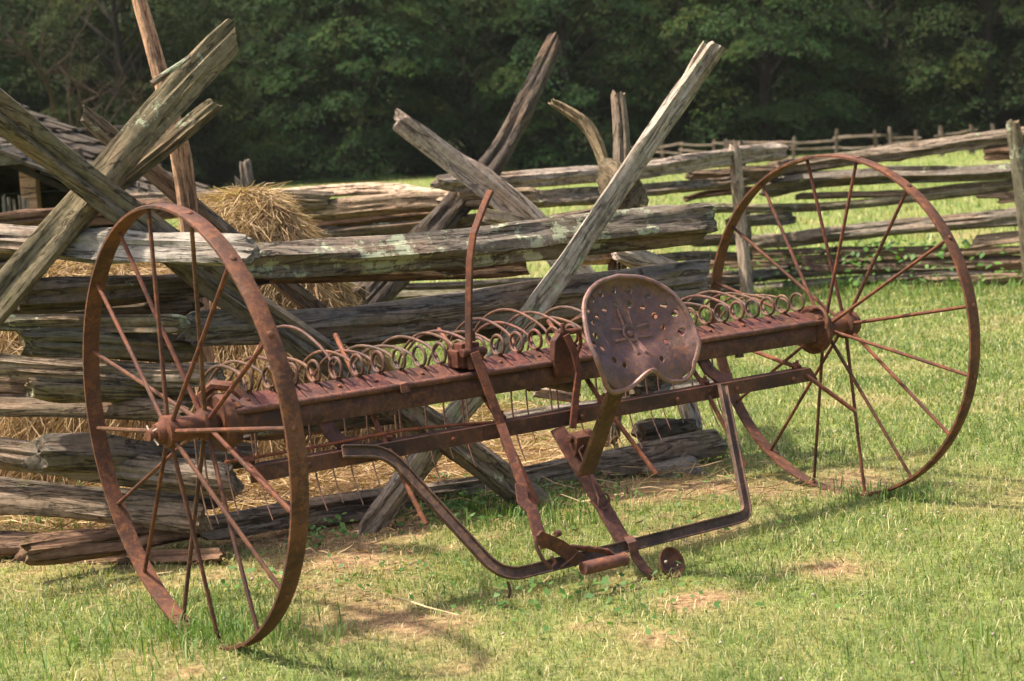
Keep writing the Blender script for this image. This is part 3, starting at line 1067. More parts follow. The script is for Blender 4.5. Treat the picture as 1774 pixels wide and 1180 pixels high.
# ------------------------------------------------------------------ dead tree, bare branches left
dt = empty('dead_tree', tuple(on_ground(215, 335) * [1, 1, 0]) if False else (float(at(262, 300, 40)[0]), 40.0, 0.0))
tag(dt, 'bare leafless reddish branches in front of the dark forest at upper left', 'tree')
mb = MB()
rb = random.Random(4)


def branch(p, d, ln, rr, lev):
    pts, rad = [p], [rr]
    for k in range(4):
        d = (d + Vector((rb.uniform(-.35, .35), rb.uniform(-.3, .3), rb.uniform(-.25, .3)))).normalized()
        p = p + d * ln / 4
        pts.append(p)
        rad.append(rr * (1 - 0.18 * (k + 1)))
        if lev > 0 and k > 0:
            for q in range(2 if lev > 1 else 1):
                d2 = (d + Vector((rb.uniform(-1.2, 1.0), rb.uniform(-.8, .8), rb.uniform(-.5, .8)))).normalized()
                branch(p, d2, ln * rb.uniform(.45, .65), rr * .5, lev - 1)
    mb.tube(pts, rad, 5)


branch(Vector((0, 0, -0.1)), Vector((-0.25, 0, 1)), 3.6, 0.075, 3)
dtr = mb.build('branches', make_simple('dead_bark', (0.035, 0.027, 0.023), (0.09, 0.055, 0.042), 14, 0.95, 0.01), dt)


# ------------------------------------------------------------------ hay
def strands(P, D, ln, wd, col, droop, seed):
    """thin two-segment strips; P start, D unit direction"""
    r = np.random.default_rng(seed)
    n = len(P)
    side = np.cross(D, r.normal(size=(n, 3)))
    side /= np.linalg.norm(side, axis=1)[:, None] + 1e-9
    w = (wd * r.uniform(0.6, 1.3, n))[:, None] * side * 0.5
    L = (ln * r.uniform(0.5, 1.4, n))[:, None]
    bend = r.normal(0, 0.22, (n, 3)) * L
    bend[:, 2] -= droop * L[:, 0]
    m = P + D * L * 0.5
    e = P + D * L + bend
    v = np.stack([P - w, P + w, m + w, m - w, e + w * 0.4, e - w * 0.4], 1).reshape(-1, 3)
    b = np.arange(n)[:, None] * 6
    f = np.concatenate([b + [0, 1, 2, 3], b + [3, 2, 4, 5]])
    return v, f, np.repeat(col, 6, axis=0)


def straw_col(n, r, dark=0.25):
    t = r.uniform(0, 1, n)[:, None]
    c = (1 - t) * np.array([0.32, 0.19, 0.09]) + t * np.array([0.62, 0.45, 0.245])
    c *= r.uniform(0.7, 1.1, n)[:, None]
    k = r.uniform(0, 1, n) < dark
    c[k] *= np.array([0.55, 0.45, 0.4])
    return c


hay = empty('haystack', (-1.45, 8.75, 0))
tag(hay, 'tall golden haystack standing behind the front fence', 'haystack')
HL = [(-1.28, 8.85, [(0.0, .76), (.3, .68), (.56, .57), (.81, .46), (1.02, .36), (1.15, .285), (1.26, .19), (1.32, .09), (1.34, .0)], 1.0, 1.0),
      (-2.05, 8.7, [(0.0, 1.0), (.3, .95), (.55, .85), (.8, .64), (.95, .42), (1.04, .2), (1.07, 0.0)], 0.95, 0.65)]
hv, hf, hc = [], [], []
sv, sf, scol, so_ = [], [], [], 0
r_ = np.random.default_rng(61)
mv, mf = [], []
for li, (cx, cy, prof, sx, sy) in enumerate(HL):
    hs = np.array([p[0] for p in prof])
    rs = np.array([p[1] for p in prof])
    # mound body
    seg = 40
    zz = np.linspace(0, hs[-1], 30)
    off = len(mv)
    for z in zz:
        rad = np.interp(z, hs, rs)
        a = np.linspace(0, 2 * np.pi, seg, endpoint=False)
        nn = vn3(np.stack([np.cos(a) * 2.5 * rad * 3, np.sin(a) * 2.5 * rad * 3, np.full(seg, z * 5)], 1), 70 + li)
        rr = rad * 0.95 * (0.93 + 0.14 * nn)
        for k in range(seg):
            mv.append((cx + sx * rr[k] * math.cos(a[k]), cy + sy * rr[k] * math.sin(a[k]), z * 0.985))
    for i in range(len(zz) - 1):
        for k in range(seg):
            mf.append((off + i * seg + k, off + i * seg + (k + 1) % seg, off + (i + 1) * seg + (k + 1) % seg, off + (i + 1) * seg + k))
    n = 34000 if li == 0 else 24000
    z = hs[-1] * r_.uniform(0.02, 1, n) ** 0.85
    rad = np.interp(z, hs, rs)
    a = r_.uniform(0, 2 * np.pi, n)
    lump = 0.90 + 0.2 * vn3(np.stack([np.cos(a) * 7.5 * rad, np.sin(a) * 7.5 * rad, z * 5], 1), 70 + li)
    o_ = np.stack([np.cos(a), np.sin(a), np.zeros(n)], 1)
    P = np.array([cx, cy, 0]) + o_ * (rad * lump * r_.uniform(.95, 1.03, n))[:, None] * [sx, sy, 1]
    P[:, 2] = z
    slope = np.gradient(rs, hs)
    sl_ = np.interp(z, hs, slope)
    down = np.stack([-np.cos(a) * sl_, -np.sin(a) * sl_, -np.ones(n)], 1)
    down /= np.linalg.norm(down, axis=1)[:, None]
    tang = np.stack([-np.sin(a), np.cos(a), np.zeros(n)], 1)
    swirl = (vn3(np.stack([a * 2, z * 4, a * 0], 1), 77) - 0.5)[:, None] * 3.0
    D = down * r_.uniform(0.3, 1, n)[:, None] + tang * (swirl + r_.normal(0, 0.5, (n, 1))) + o_ * r_.uniform(-.08, .16, n)[:, None] + r_.normal(0, 0.12, (n, 3))
    D /= np.linalg.norm(D, axis=1)[:, None]
    v, f, c = strands(P, D, 0.12, 0.0042, straw_col(n, r_, 0.2), 0.16, 80 + li)
    sv.append(v)
    sf.append(f + so_)
    scol.append(c)
    so_ += len(v)
hb = link('mound', mesh_np('mound', np.array(mv), np.array(mf), None, True), HAYM, hay)
hb.location = -Vector(hay.location)
hs_ = link('hay_strands', mesh_np('hay_strands', np.concatenate(sv), np.concatenate(sf), np.concatenate(scol)), STRAW, hay)
hs_.location = -Vector(hay.location)
hs_['kind'] = 'stuff'

# loose straw on the ground around the stack and under the fence
n = 24000
X = r_.uniform(-3.0, 0.5, n)
Y = r_.uniform(6.75, 9.8, n)
keep = (Y - 7.0 - np.clip((X + 1.6) * 0.35, 0, 1) > r_.exponential(0.1, n) - 0.05) & (r_.uniform(0, 1, n) < np.clip(1.2 - np.clip(X + 0.4, 0, 2) * 1.3, 0.05, 1))
X, Y = X[keep], Y[keep]
n2_ = 2600
X = np.concatenate([X, r_.uniform(-2.4, 1.2, n2_)])
Y = np.concatenate([Y, r_.uniform(5.6, 8.0, n2_)])
kd = r_.uniform(0, 1, len(X)) < np.where(np.arange(len(X)) < len(X) - n2_, 1.0, dryness(X, Y))
X, Y = X[kd], Y[kd]
n = len(X)
P = np.stack([X, Y, zground(X, Y) + r_.uniform(0.004, 0.05, n)], 1)
az = r_.uniform(0, 2 * np.pi, n)
D = np.stack([np.cos(az), np.sin(az), r_.normal(0.04, 0.18, n)], 1)
D /= np.linalg.norm(D, axis=1)[:, None]
v, f, c = strands(P, D, np.where(Y > 7.0, 0.13, 0.05), 0.0048, straw_col(n, r_, 0.3), 0.06, 90)
o = link('loose_straw', mesh_np('loose_straw', v, f, c), STRAW)
tag(o, 'loose golden straw scattered on the ground around the fence', 'straw', kind='stuff')

# one long dry stem lying in the grass
mb = MB()
p0, p1, p2 = on_ground(690, 1035, 0.05), on_ground(740, 1052, 0.06), on_ground(795, 1066, 0.04)
mb.tube([tuple(p0), tuple(p1), tuple(p2)], [0.003, 0.003, 0.002], 6)
o = mb.build('dry_stem', make_simple('dry_stem_skin', (0.42, 0.33, 0.16), (0.62, 0.5, 0.28), 20, 0.8, 0.002))
tag(o, 'long pale dry stem lying in the grass in front of the rake', 'stem')

# stone under the fence end
import bmesh
bm = bmesh.new()
bmesh.ops.create_icosphere(bm, subdivisions=4, radius=1.0)
cs = np.array([v.co[:] for v in bm.verts])
nn = vn3(cs * 1.6 + 5, 41) * 0.5 + vn3(cs * 4 + 5, 42) * 0.18
for v, k in zip(bm.verts, nn):
    v.co *= 0.7 + k
    v.co.z = min(v.co.z, 0.62 + 0.1 * v.co.x)
me = bpy.data.meshes.new('stone')
bm.to_mesh(me)
bm.free()
me.polygons.foreach_set('use_smooth', np.ones(len(me.polygons), bool))
st = link('stone', me, STONE)
sp = on_ground(1165, 822)
st.location = (sp[0], sp[1] + 0.05, -0.01)
st.scale = (0.15, 0.13, 0.10)
tag(st, 'rounded grey brown stone on the ground under the fence end', 'stone')

# ------------------------------------------------------------------ hay rake
A2 = np.array([0.80454469, 0.59389212])
B2 = np.array([0.59389212, -0.80454469])
O2 = np.array([-1.01472064, 5.38863703])
AXL, HUBZ, WR = 2.8787, 0.678, 0.69
rake = empty('hay_rake', (O2[0], O2[1], 0.0), math.atan2(A2[1], A2[0]))
tag(rake, 'rusty horse drawn dump hay rake with two spoked iron wheels and a metal seat', 'hay rake')


def L3(a, b, h):
    return (a, -b, h)


def ab(x, y, b):
    """point of the rake seen at a photo pixel, b metres in front of the axle"""
    d = ray(x, y)
    q = O2 + b * B2
    t_ = ((q - CAM[:2]) @ B2) / (d[:2] @ B2)
    p = CAM + t_ * d
    return (float((p[:2] - O2) @ A2), -b, float(p[2]))


W1c = (1, 1, 1, 1)


# --- wheels
def wheel(center, axis, phase, out):
    ax = Vector(axis).normalized()
    up = Vector((0, 0, 1))
    vv = (up - ax * up.dot(ax)).normalized()
    uu = vv.cross(ax)
    Mx = Matrix(((ax.x, uu.x, vv.x, center[0]), (ax.y, uu.y, vv.y, center[1]), (ax.z, uu.z, vv.z, center[2]), (0, 0, 0, 1)))
    rim = MB()
    seg = 120
    w, tk = 0.056, 0.011
    prof = [(-w / 2, WR - 0.003), (-w * 0.38, WR), (0, WR + 0.0015), (w * 0.38, WR), (w / 2, WR - 0.003), (w / 2, WR - tk), (0, WR - tk - 0.001), (-w / 2, WR - tk)]
    V, Fc = [], []
    for s in range(seg):
        a = 2 * math.pi * s / seg
        wob = 0.0016 * math.sin(3 * a + center[0])
        for (x, r) in prof:
            V.append((x + wob, math.sin(a) * r, math.cos(a) * r))
    K = len(prof)
    for s in range(seg):
        for k in range(K):
            Fc.append((s * K + k, s * K + (k + 1) % K, ((s + 1) % seg) * K + (k + 1) % K, ((s + 1) % seg) * K + k))
    rim.add(V, Fc)
    wo = rim.build('wheel', RUST, rake, True, (1.18, 1.08, 0.95, 1))
    wo.matrix_basis = Mx
    sm = {}
    for k in range(16):
        a = math.radians(phase + 22.5 * k)
        xo = (-0.055 if k % 2 == 0 else 0.065) * out
        sp = MB()
        e = (0.0, math.sin(a), math.cos(a))
        pts = [(xo, e[1] * 0.034, e[2] * 0.034), (xo * 0.55, e[1] * 0.34, e[2] * 0.34), (xo * 0.06, e[1] * (WR - 0.004), e[2] * (WR - 0.004))]
        b = random.uniform(-.004, .004)
        pts[1] = (pts[1][0] + b, pts[1][1] + b, pts[1][2])
        sp.tube(pts, [0.0075, 0.007, 0.0068], 8)
        sp.build('spoke', RUST, wo, True, (random.uniform(1.0, 1.3), random.uniform(.9, 1.05), random.uniform(.8, 1), 1))
        rv = MB()
        rv.lathe((0, 0, 0), [(0.0, 0.0105), (0.003, 0.0105), (0.0055, 0.007), (0.0065, 0.002)], 10, 'z')
        ro = rv.build('rivet', RUST, wo, True, (1.2, 1.1, 1, 1))
        ro.matrix_basis = Matrix.Rotation(-a, 4, 'X') @ Matrix.Translation((0, 0, WR + 0.0005))
    return wo


wl = wheel((0, 0, HUBZ), (0.99905, -0.00446, 0.04339), 5.5, 1)
wr = wheel((AXL, 0, HUBZ), (0.99948, 0.0246, 0.02108), 9.0, -1)

hb = MB()
hb.lathe((0, 0, 0), [(-0.125, 0.017), (-0.10, 0.018), (-0.10, 0.030), (-0.088, 0.034), (-0.076, 0.034), (-0.070, 0.050), (-0.042, 0.052), (-0.036, 0.038), (0.05, 0.036), (0.056, 0.050), (0.085, 0.052), (0.092, 0.045), (0.10, 0.042)], 28)
h1 = hb.build('hub', RUST, wl, True, (1.2, 1.0, .9, 1))
# wire twisted through the axle end
pn = MB()
pn.tube([(-0.112, 0.03, 0.025), (-0.116, 0.0, 0.002), (-0.108, -0.028, -0.03)], 0.0028, 6)
pn.tube([(-0.122, 0.018, -0.004), (-0.112, -0.01, 0.012), (-0.106, -0.032, 0.022)], 0.0024, 6)
pn.build('cotter_wire', make_simple('bright_wire', (0.35, 0.27, 0.22), (0.6, 0.5, 0.42), 30, 0.4, 0.001), wl)
hb = MB()
hb.lathe((0, 0, 0), [(-0.10, 0.042), (-0.085, 0.052), (-0.056, 0.050), (-0.05, 0.036), (0.036, 0.038), (0.042, 0.055), (0.075, 0.056), (0.10, 0.050), (0.115, 0.030), (0.12, 0.02)], 28)
h2 = hb.build('hub', RUST, wr, True, (1.15, 1.0, .9, 1))
# ratchet drums between the wheels and the beam
for (a0, sgn) in ((0.105, 1), (AXL - 0.105, -1)):
    d = MB()
    d.lathe((a0, 0, HUBZ), [(0, 0.05), (0.0, 0.085), (0.012, 0.092), (0.03, 0.092), (0.036, 0.072), (0.06, 0.070), (0.066, 0.05)] if sgn > 0 else
            [(-0.066, 0.05), (-0.06, 0.070), (-0.036, 0.072), (-0.03, 0.097), (-0.012, 0.097), (0, 0.088), (0.0, 0.05)], 32)
    dr_ = d.build('ratchet_drum', RUST, rake, True, (1.05, .92, .85, 1))
    for k in range(4):
        t = MB()
        aa = math.radians(45 + 90 * k)
        t.box((a0 + sgn * 0.045, math.sin(aa) * 0.070, HUBZ + math.cos(aa) * 0.070), (0.03, 0.024, 0.024), Matrix.Rotation(-aa, 3, 'X'))
        t.build('lug', RUST, rake, False, (1.1, .95, .85, 1), 0.004)
# curved dog over the left drum and trip ring on the right one
dg = MB()
dg.tube([L3(.07, -.02, .70), L3(.085, -.05, .76), L3(.115, -.02, .795), L3(.15, .03, .79), L3(.175, .05, .755)], [.012, .016, .018, .016, .012], 8)
dg.build('trip_dog', RUST, rake, True, (1.25, 1, .85, 1))
dg = MB()
pts = [(AXL - .15 + .012 * math.sin(t_ * .3), -.045 - .055 * math.cos(t_), HUBZ + .035 + .058 * math.sin(t_)) for t_ in np.linspace(-0.4, 4.2, 18)]
dg.tube(pts, .008, 8)
dg.build('trip_ring', RUST, rake, True, (1.1, 1, .85, 1))

# --- beam
BA0, BA1 = 0.165, AXL - 0.165
bm_ = MB()
prof = [L3(0, .050, .704), L3(0, .056, .668), L3(0, .050, .636), L3(0, -.022, .634), L3(0, -.022, .640), L3(0, .040, .643), L3(0, .046, .668), L3(0, .040, .698), L3(0, -.030, .712), L3(0, -.030, .720), L3(0, .046, .708)]
K = len(prof)
V = []
for s in range(2):
    for p in prof:
        V.append(((BA0, BA1)[s], p[1], p[2]))
bm_.add(V, [(k, (k + 1) % K, K + (k + 1) % K, K + k) for k in range(K)] + [tuple(reversed(range(K))), tuple(range(K, 2 * K))])
bm_.build('axle_beam', RUST_DARK, rake, True, (1.15, .95, .9, 1))
br = MB()
br.tube([L3(BA0 - .05, .060, .7135), L3(1.0, .060, .7145), L3(2.0, .060, .713), L3(BA1 + .04, .060, .7135)], .0115, 12)
br.build('beam_rod', RUST_DARK, rake, True, (1.6, 1.3, 1.25, 1))
NT = 31
sp_ = (BA1 - BA0) / NT
for k in range(NT):
    a0 = BA0 + k * sp_ + .003
    a1 = BA0 + (k + 1) * sp_ - .003
    t = MB()
    dz = random.uniform(-.002, .002)
    pr_ = [(.050, .716 + dz), (-.034, .756 + dz), (-.040, .746 + dz), (.044, .7055 + dz)]
    t.add([L3(a0, *p) for p in pr_] + [L3(a1, *p) for p in pr_], [(0, 1, 2, 3), (7, 6, 5, 4), (0, 4, 5, 1), (1, 5, 6, 2), (2, 6, 7, 3), (3, 7, 4, 0)])
    t.build('tooth_holder', RUST_DARK, rake, False, (random.uniform(1.1, 1.4), random.uniform(.85, 1.0), random.uniform(.85, 1.0), 1), 0.003)
    if k % 2 == 0:
        t = MB()
        am = (a0 + a1) / 2 + random.uniform(-.02, .02)
        t.lathe(L3(am, .008, .735), [(0, .008), (.005, .008), (.008, .004)], 8, 'z')
        t.build('bolt_head', RUST, rake, True, (1.5, 1.2, 1, 1))

# --- teeth
lift = [-11, -10, -9, -12, 9, -12, -13, -10, -12, -9, -8, -6, -11, -2, -5, 1, -3, -8, -1, -11, -8, -12, -10, -8, -13, -12, -7, -5, -9, -11, -13]
for k in range(NT):
    a = BA0 + (k + 0.98) * sp_
    path = []
    # loop beside the holder
    for t_ in np.linspace(-1.3, 2 * math.pi + 0.5, 20):
        path.append((0.010 * (t_ / 6.28), -.038 + .027 * math.sin(t_), .770 - .027 * math.cos(t_)))
    path = path[::-1]
    st = path[-1]
    pc = [(0.012, -.10, .778), (.014, -.19, .816), (.016, -.30, .836), (.018, -.41, .818), (.02, -.51, .757), (.02, -.57, .66), (.02, -.592, .56), (.018, -.596, .47), (.014, -.58, .38), (.010, -.545, .30)]
    lf = math.radians(lift[k] + random.uniform(-1.5, 1.5))
    sh = random.uniform(-.035, .035)
    out = [L3(a - .010, -.026, .744), L3(a - .010, -.030, .752)]
    loop = [(-.010 + 0.010 * i / 19, -.040 - .034 * math.sin(tt), .791 - .034 * math.cos(tt)) for i, tt in enumerate(np.linspace(-0.5, 2 * math.pi + 0.35, 20))]
    out += [L3(a + p[0], p[1], p[2]) for p in loop]
    for (da, b, h) in pc:
        rb_, rh_ = b + .04, h - .725
        b2 = -.04 + rb_ * math.cos(lf) + rh_ * math.sin(lf)
        h2 = .755 - rb_ * math.sin(lf) + rh_ * math.cos(lf)
        w = min(1, (-b) / .5)
        out.append(L3(a + da + sh * w, b2, h2))
    # smooth the swept part
    q = [Vector(p) for p in out]
    fine = q[:20]
    for i in range(20, len(q) - 1):
        p0, p1, p2, p3 = q[i - 1], q[i], q[i + 1], q[min(i + 2, len(q) - 1)]
        for u in (0, .34, .67):
            fine.append(0.5 * ((2 * p1) + (p2 - p0) * u + (2 * p0 - 5 * p1 + 4 * p2 - p3) * u * u + (3 * p1 - p0 - 3 * p2 + p3) * u ** 3))
    fine.append(q[-1])
    nf_ = len(fine)
    t = MB()
    t.tube(fine, [.0056] * 34 + [.0056 - .0026 * k / (nf_ - 38) for k in range(nf_ - 38)] + [.003, .0028, .0024, .0016], 7)
    t.build('tooth', RUST_DARK, rake, True, (random.uniform(1.2, 1.6), random.uniform(1.2, 1.45), random.uniform(1.15, 1.4), 1))

# --- lower angle iron
t = MB()
ia0, ia1, ih = 0.145, 2.60, 0.548
pr_ = [L3(0, .125, ih), L3(0, .125, ih - .052), L3(0, .119, ih - .052), L3(0, .119, ih - .006), L3(0, .070, ih - .004), L3(0, .070, ih)]
K = len(pr_)
V = [(ia0 + (0.05 if i in (4, 5) else 0.0), p[1], p[2]) for i, p in enumerate(pr_)] + [(ia1 + (0.04 if i in (1, 2) else 0.0), p[1], p[2] + .004) for i, p in enumerate(pr_)]
t.add(V, [(k, (k + 1) % K, K + (k + 1) % K, K + k) for k in range(K)] + [tuple(reversed(range(K))), tuple(range(K, 2 * K))])
t.build('angle_iron', RUST, rake, False, (.92, .88, .88, 1), 0.002)
for a in (.35, .62, .9, 1.45, 1.9, 2.2, 2.5):
    t = MB()
    t.lathe((0, 0, 0), [(0, .010), (.005, .010), (.009, .005)], 10, 'z')
    o = t.build('rivet', RUST, rake, True, (1.2, 1, .9, 1))
    o.matrix_basis = Matrix.Translation(L3(a, .125, ih - .027)) @ Matrix.Rotation(math.pi / 2, 4, 'X')
# hangers from the beam to the angle iron
for (a, w) in ((.47, .05), (2.12, .05)):
    t = MB()
    t.bar([L3(a, .03, .64), L3(a + .01, .05, .60), L3(a + .03, .085, .565), L3(a + .085, .10, .5545)], [(-w / 2, -.006), (w / 2, -.006), (w / 2, .006), (-w / 2, .006)], (1, 0, .3))
    t.build('hanger', RUST_DARK, rake, False, (1.2, .95, .9, 1), 0.002)
# stripper rods
rods = [((424, 791), (372, 745), (502, 886), .26), ((663, 752), (581, 580), (738, 908), .28), ((862, 735), (760, 570), (932, 872), .28), ((1040, 700), (950, 556), (1137, 821), .28),
        ((1215, 668), (1130, 540), (1292, 808), .25), ((1375, 640), (1292, 603), (1482, 713), .25)]
for (bk, top, end, fb) in rods:
    p0, p1, p2 = ab(*top, -.36), ab(*bk, .092), ab(*end, fb)
    t = MB()
    p1 = (p1[0], p1[1], ih + .016)
    t.tube([p0, p1, p2], [.0088, .009, .0085], 8)
    t.build('stripper_rod', RUST, rake, True, (1.45, 1.15, .95, 1))
    t = MB()
    t.box((p1[0] + .016, p1[1], ih + .012), (.022, .03, .026), Matrix.Rotation(.5, 3, 'X'))
    t.tube([(p1[0] + .02, p1[1], ih + .01), (p1[0] + .02, p1[1], ih + .036)], .007, 8)
    t.build('rod_clip', RUST, rake, False, (1.2, .85, .75, 1), 0.002)
t = MB()
t.tube([ab(390, 801, .095), ab(560, 772, .095), ab(700, 745, .095), ab(780, 737, .095), ab(866, 731, .095)], .0055, 7)
t.build('trip_rod', RUST, rake, True, (1.6, 1.1, .8, 1))

# --- draft frame (bent channel bar)
def arc_pts(p, q, r, n=6, rad=.06):
    """rounded corner at q between p and r"""
    p, q, r = Vector(p), Vector(q), Vector(r)
    a = q + (p - q).normalized() * rad
    b = q + (r - q).normalized() * rad
    return [a.lerp(q, t_).lerp(q.lerp(b, t_), t_) for t_ in np.linspace(0, 1, n)]


FB, FH = .40, .115
s0 = ab(592, 783, .135)
s1 = ab(668, 783, .140)
s2 = L3(*[(ab(868, 1004, FB))[0], FB, FH - .012])
s3 = L3(ab(1293, 888, FB)[0], FB, FH)
s4 = ab(1249, 662, .14)
s4 = (s4[0], s4[1], .545)
pts = [s0] + arc_pts(s0, s1, s2, 7, .07) + arc_pts(s1, s2, s3, 8, .09) + arc_pts(s2, s3, s4, 7, .045) + [s4]
t = MB()
hw, tk, fl = .021, .006, .016
V = []
pv = [Vector(p) for p in pts]
n_ = len(pv)
# channel section: web facing the front, flanges turned back
sec = [(-hw, 0), (hw, 0), (hw, fl), (hw - tk, fl), (hw - tk, tk), (-hw + tk, tk), (-hw + tk, fl), (-hw, fl)]
for i, p in enumerate(pv):
    tg = (pv[min(i + 1, n_ - 1)] - pv[max(i - 1, 0)]).normalized()
    face = Vector((0.10, -0.80, 0.30))
    face = (face - tg * face.dot(tg)).normalized()
    sd = tg.cross(face).normalized()
    for (s_, d_) in sec:
        V.append(p + sd * s_ + face * d_)
K = len(sec)
t.add(V, [(i * K + k, i * K + (k + 1) % K, (i + 1) * K + (k + 1) % K, (i + 1) * K + k) for i in range(n_ - 1) for k in range(K)] + [tuple(reversed(range(K))), tuple((n_ - 1) * K + k for k in range(K))])
t.build('draft_frame', RUST_DARK, rake, True, (1.3, 1.4, 1.35, 1), 0.0015)
t = MB()
pb = ab(880, 1008, FB)
t.tube([pb, (pb[0] + .004, pb[1] - .004, pb[2] - .035), (pb[0] - .006, pb[1] - .006, pb[2] - .05)], .005, 7)
t.build('frame_bolt', RUST, rake, True)

# brace plate from the angle iron down to the frame
q0, q1 = ab(965, 742, .132), ab(1084, 945, .385)
t = MB()
t.bar([q0, Vector(q0).lerp(Vector(q1), .5), q1], [(-.030, -.005), (.030, -.005), (.030, .005), (-.030, .005)], (1, 0, 0.12))
brace = t.build('brace_plate', RUST_DARK, rake, False, (1.25, 1.0, .95, 1), 0.002)
# hand ring hanging on the brace
rc = Vector(ab(1044, 868, .31))
t = MB()
ring = [rc + Vector((.024 * math.cos(u), -.006, .026 * math.sin(u))) for u in np.linspace(2.6, 2.6 + 5.9, 22)]
top_ = Vector(ab(1003, 780, .24))
t.tube([top_ + Vector((.02, 0, .012)), top_, top_.lerp(ring[0], .5)] + ring, .0042, 7)
t.build('ring_hook', RUST_DARK, rake, True, (1.4, 1.15, 1.1, 1))
# spring clamp casting on the brace below the link
cc = Vector(ab(1003, 768, .19))
t = MB()
t.box(cc, (.06, .05, .07), Matrix.Rotation(.3, 3, 'X'))
t.box(cc + Vector((.018, -.015, -.035)), (.035, .035, .05), Matrix.Rotation(.5, 3, 'Y'))
t.lathe(cc + Vector((-.045, 0, .02)), [(0, .012), (.09, .012)], 10)
t.lathe(cc + Vector((.02, -.01, .028)), [(0, .02), (.025, .02)], 8)
t.build('clamp_casting', RUST, rake, False, (.85, .75, .72, 1), 0.005)

# --- seat spring and seat
e0, e1, e2_ = ab(1016, 822, .265), ab(1044, 742, .36), ab(1074, 660, .47)
t = MB()
t.bar([e0, e1, e2_, (e2_[0] + .03, e2_[1] - .03, e2_[2] + .07)], [(-.040, -.006), (.040, -.006), (.034, .006), (-.034, .006)], (1, 0, 0.1))
t.build('seat_spring', RUST, rake, False, (.85, .95, .75, 1), 0.002)

SC = Vector(ab(1090, 580, .50))
U = Vector((1, 0, 0))
tilt = math.radians(52)
Vv = Vector((0, math.cos(tilt), math.sin(tilt)))       # toward the back rest (up and rearward)
Nn_ = U.cross(Vv)                                         # toward the sitter
if Nn_.y > 0:
    Nn_ = -Nn_


def seat_half(v):
    """half width of the pan at v (-.19 front .. .20 back)"""
    vs = [-.185, -.178, -.165, -.14, -.10, -.04, .03, .08, .11, .14, .160, .172, .178]
    hs2 = [.10, .140, .172, .200, .220, .225, .214, .195, .172, .136, .096, .055, .0]
    return float(np.interp(v, vs, hs2))


def seat_w(u, v):
    e = max(seat_half(v), .02)
    rr = min(1.0, math.hypot(u / .225, (v + .02) / .215))
    side = min(1.0, abs(u) / .215)
    edge = max(abs(u) / max(seat_half(v), .03), (v - .0) / .178)
    dish = 0.022 * max(0, min(1, (edge - .80) / .2)) ** 1.6 * max(0, min(1, (v + .17) / .08)) + 0.075 * max(0, (v + .05) / .25) ** 1.8 + 0.042 * side ** 2.2 * (0.35 + 0.65 * max(0, min(1, (v + .17) / .2)))
    pommel = 0.030 * math.exp(-(u / .045) ** 2) * max(0, min(1, (-v - .02) / .13)) ** 1.3
    lob = -0.055 * max(0, (-v - .09) / .12) ** 1.7
    return dish + pommel + lob


holes = [(-.085, -.110, .0095), (.075, -.110, .0095)]
for k, (hu, hvv) in enumerate([(-.160, .088), (-.122, .122), (-.075, .140), (-.015, .147), (.05, .140), (.118, .11), (.162, .068), (.188, .03), (.19, -.035),
                               (-.12, .065), (-.075, .09), (-.02, .10), (.035, .095), (.085, .078), (.12, .045), (.135, .0), (.125, -.055),
                               (-.15, .045), (-.16, .0), (-.15, -.045), (-.12, -.09), (-.19, .03), (-.185, -.03)]):
    holes.append((hu, hvv, .0098 if k % 2 else .0115))
gn = 136
st_ = .0034
grid = {}
V, Fc = [], []
us = (np.arange(gn) - gn / 2 + .5) * st_
vs_ = -.187 + np.arange(109) * st_


def outline_notch(u):
    return -.185 + .034 * math.exp(-((u - .005) / .07) ** 2) + 0.10 * max(0, (abs(u) - .15) / .08) ** 2


def inside(u, v):
    return abs(u) <= seat_half(v) and v >= outline_notch(u) and v <= .178


def seat_pt(u, v):
    p = SC + U * u + Vv * v + Nn_ * seat_w(u, v)
    return p


for iv, v in enumerate(vs_):
    for iu, u in enumerate(us):
        uu_, vv_ = float(u), float(v)
        ins = inside(uu_, vv_)
        hh = seat_half(vv_)
        # pull border points onto the outline
        if not ins:
            u2 = max(-hh, min(hh, uu_))
            v2 = min(.1775, max(outline_notch(u2), vv_))
            if math.hypot(u2 - uu_, v2 - vv_) > st_ * 1.05:
                continue
            uu_, vv_ = u2, v2
        bad = False
        for (hu, hv_, hr) in holes:
            d = math.hypot(uu_ - hu, vv_ - hv_)
            if d < hr - st_ * .55:
                bad = True
                break
            if d < hr + st_ * .5:
                uu_, vv_ = hu + (uu_ - hu) / d * hr, hv_ + (vv_ - hv_) / d * hr
        if bad:
            continue
        grid[(iu, iv)] = len(V)
        p = seat_pt(uu_, vv_)
        # pressed rosette: ring and cross ribs round the bolt boss
        dc = math.hypot(uu_, vv_)
        rb2 = 0.0
        if .019 < dc < .027:
            rb2 = .005
        if .022 < max(abs(uu_), abs(vv_)) < .082:
            if abs(abs(uu_) - .016) < .005 or abs(abs(vv_) - .016) < .005:
                if min(abs(uu_), abs(vv_)) < .024:
                    rb2 = .0055
        if .022 < dc < .03:
            rb2 = .005
        V.append(p + Nn_ * rb2)
for (iu, iv), i in grid.items():
    q = [grid.get((iu, iv)), grid.get((iu + 1, iv)), grid.get((iu + 1, iv + 1)), grid.get((iu, iv + 1))]
    q = [k for k in q if k is not None]
    if len(q) >= 4:
        Fc.append(tuple(q))
    elif len(q) == 3:
        Fc.append(tuple(q))
t = MB()
t.add(V, Fc)
seat = t.build('seat', SEAT, rake, True, (1.0, 1.0, 1.0, 1))
seat.data.set_sharp_from_angle(angle=math.radians(70))
sol = seat.modifiers.new('thickness', 'SOLIDIFY')
sol.thickness = 0.004
sol.offset = 0
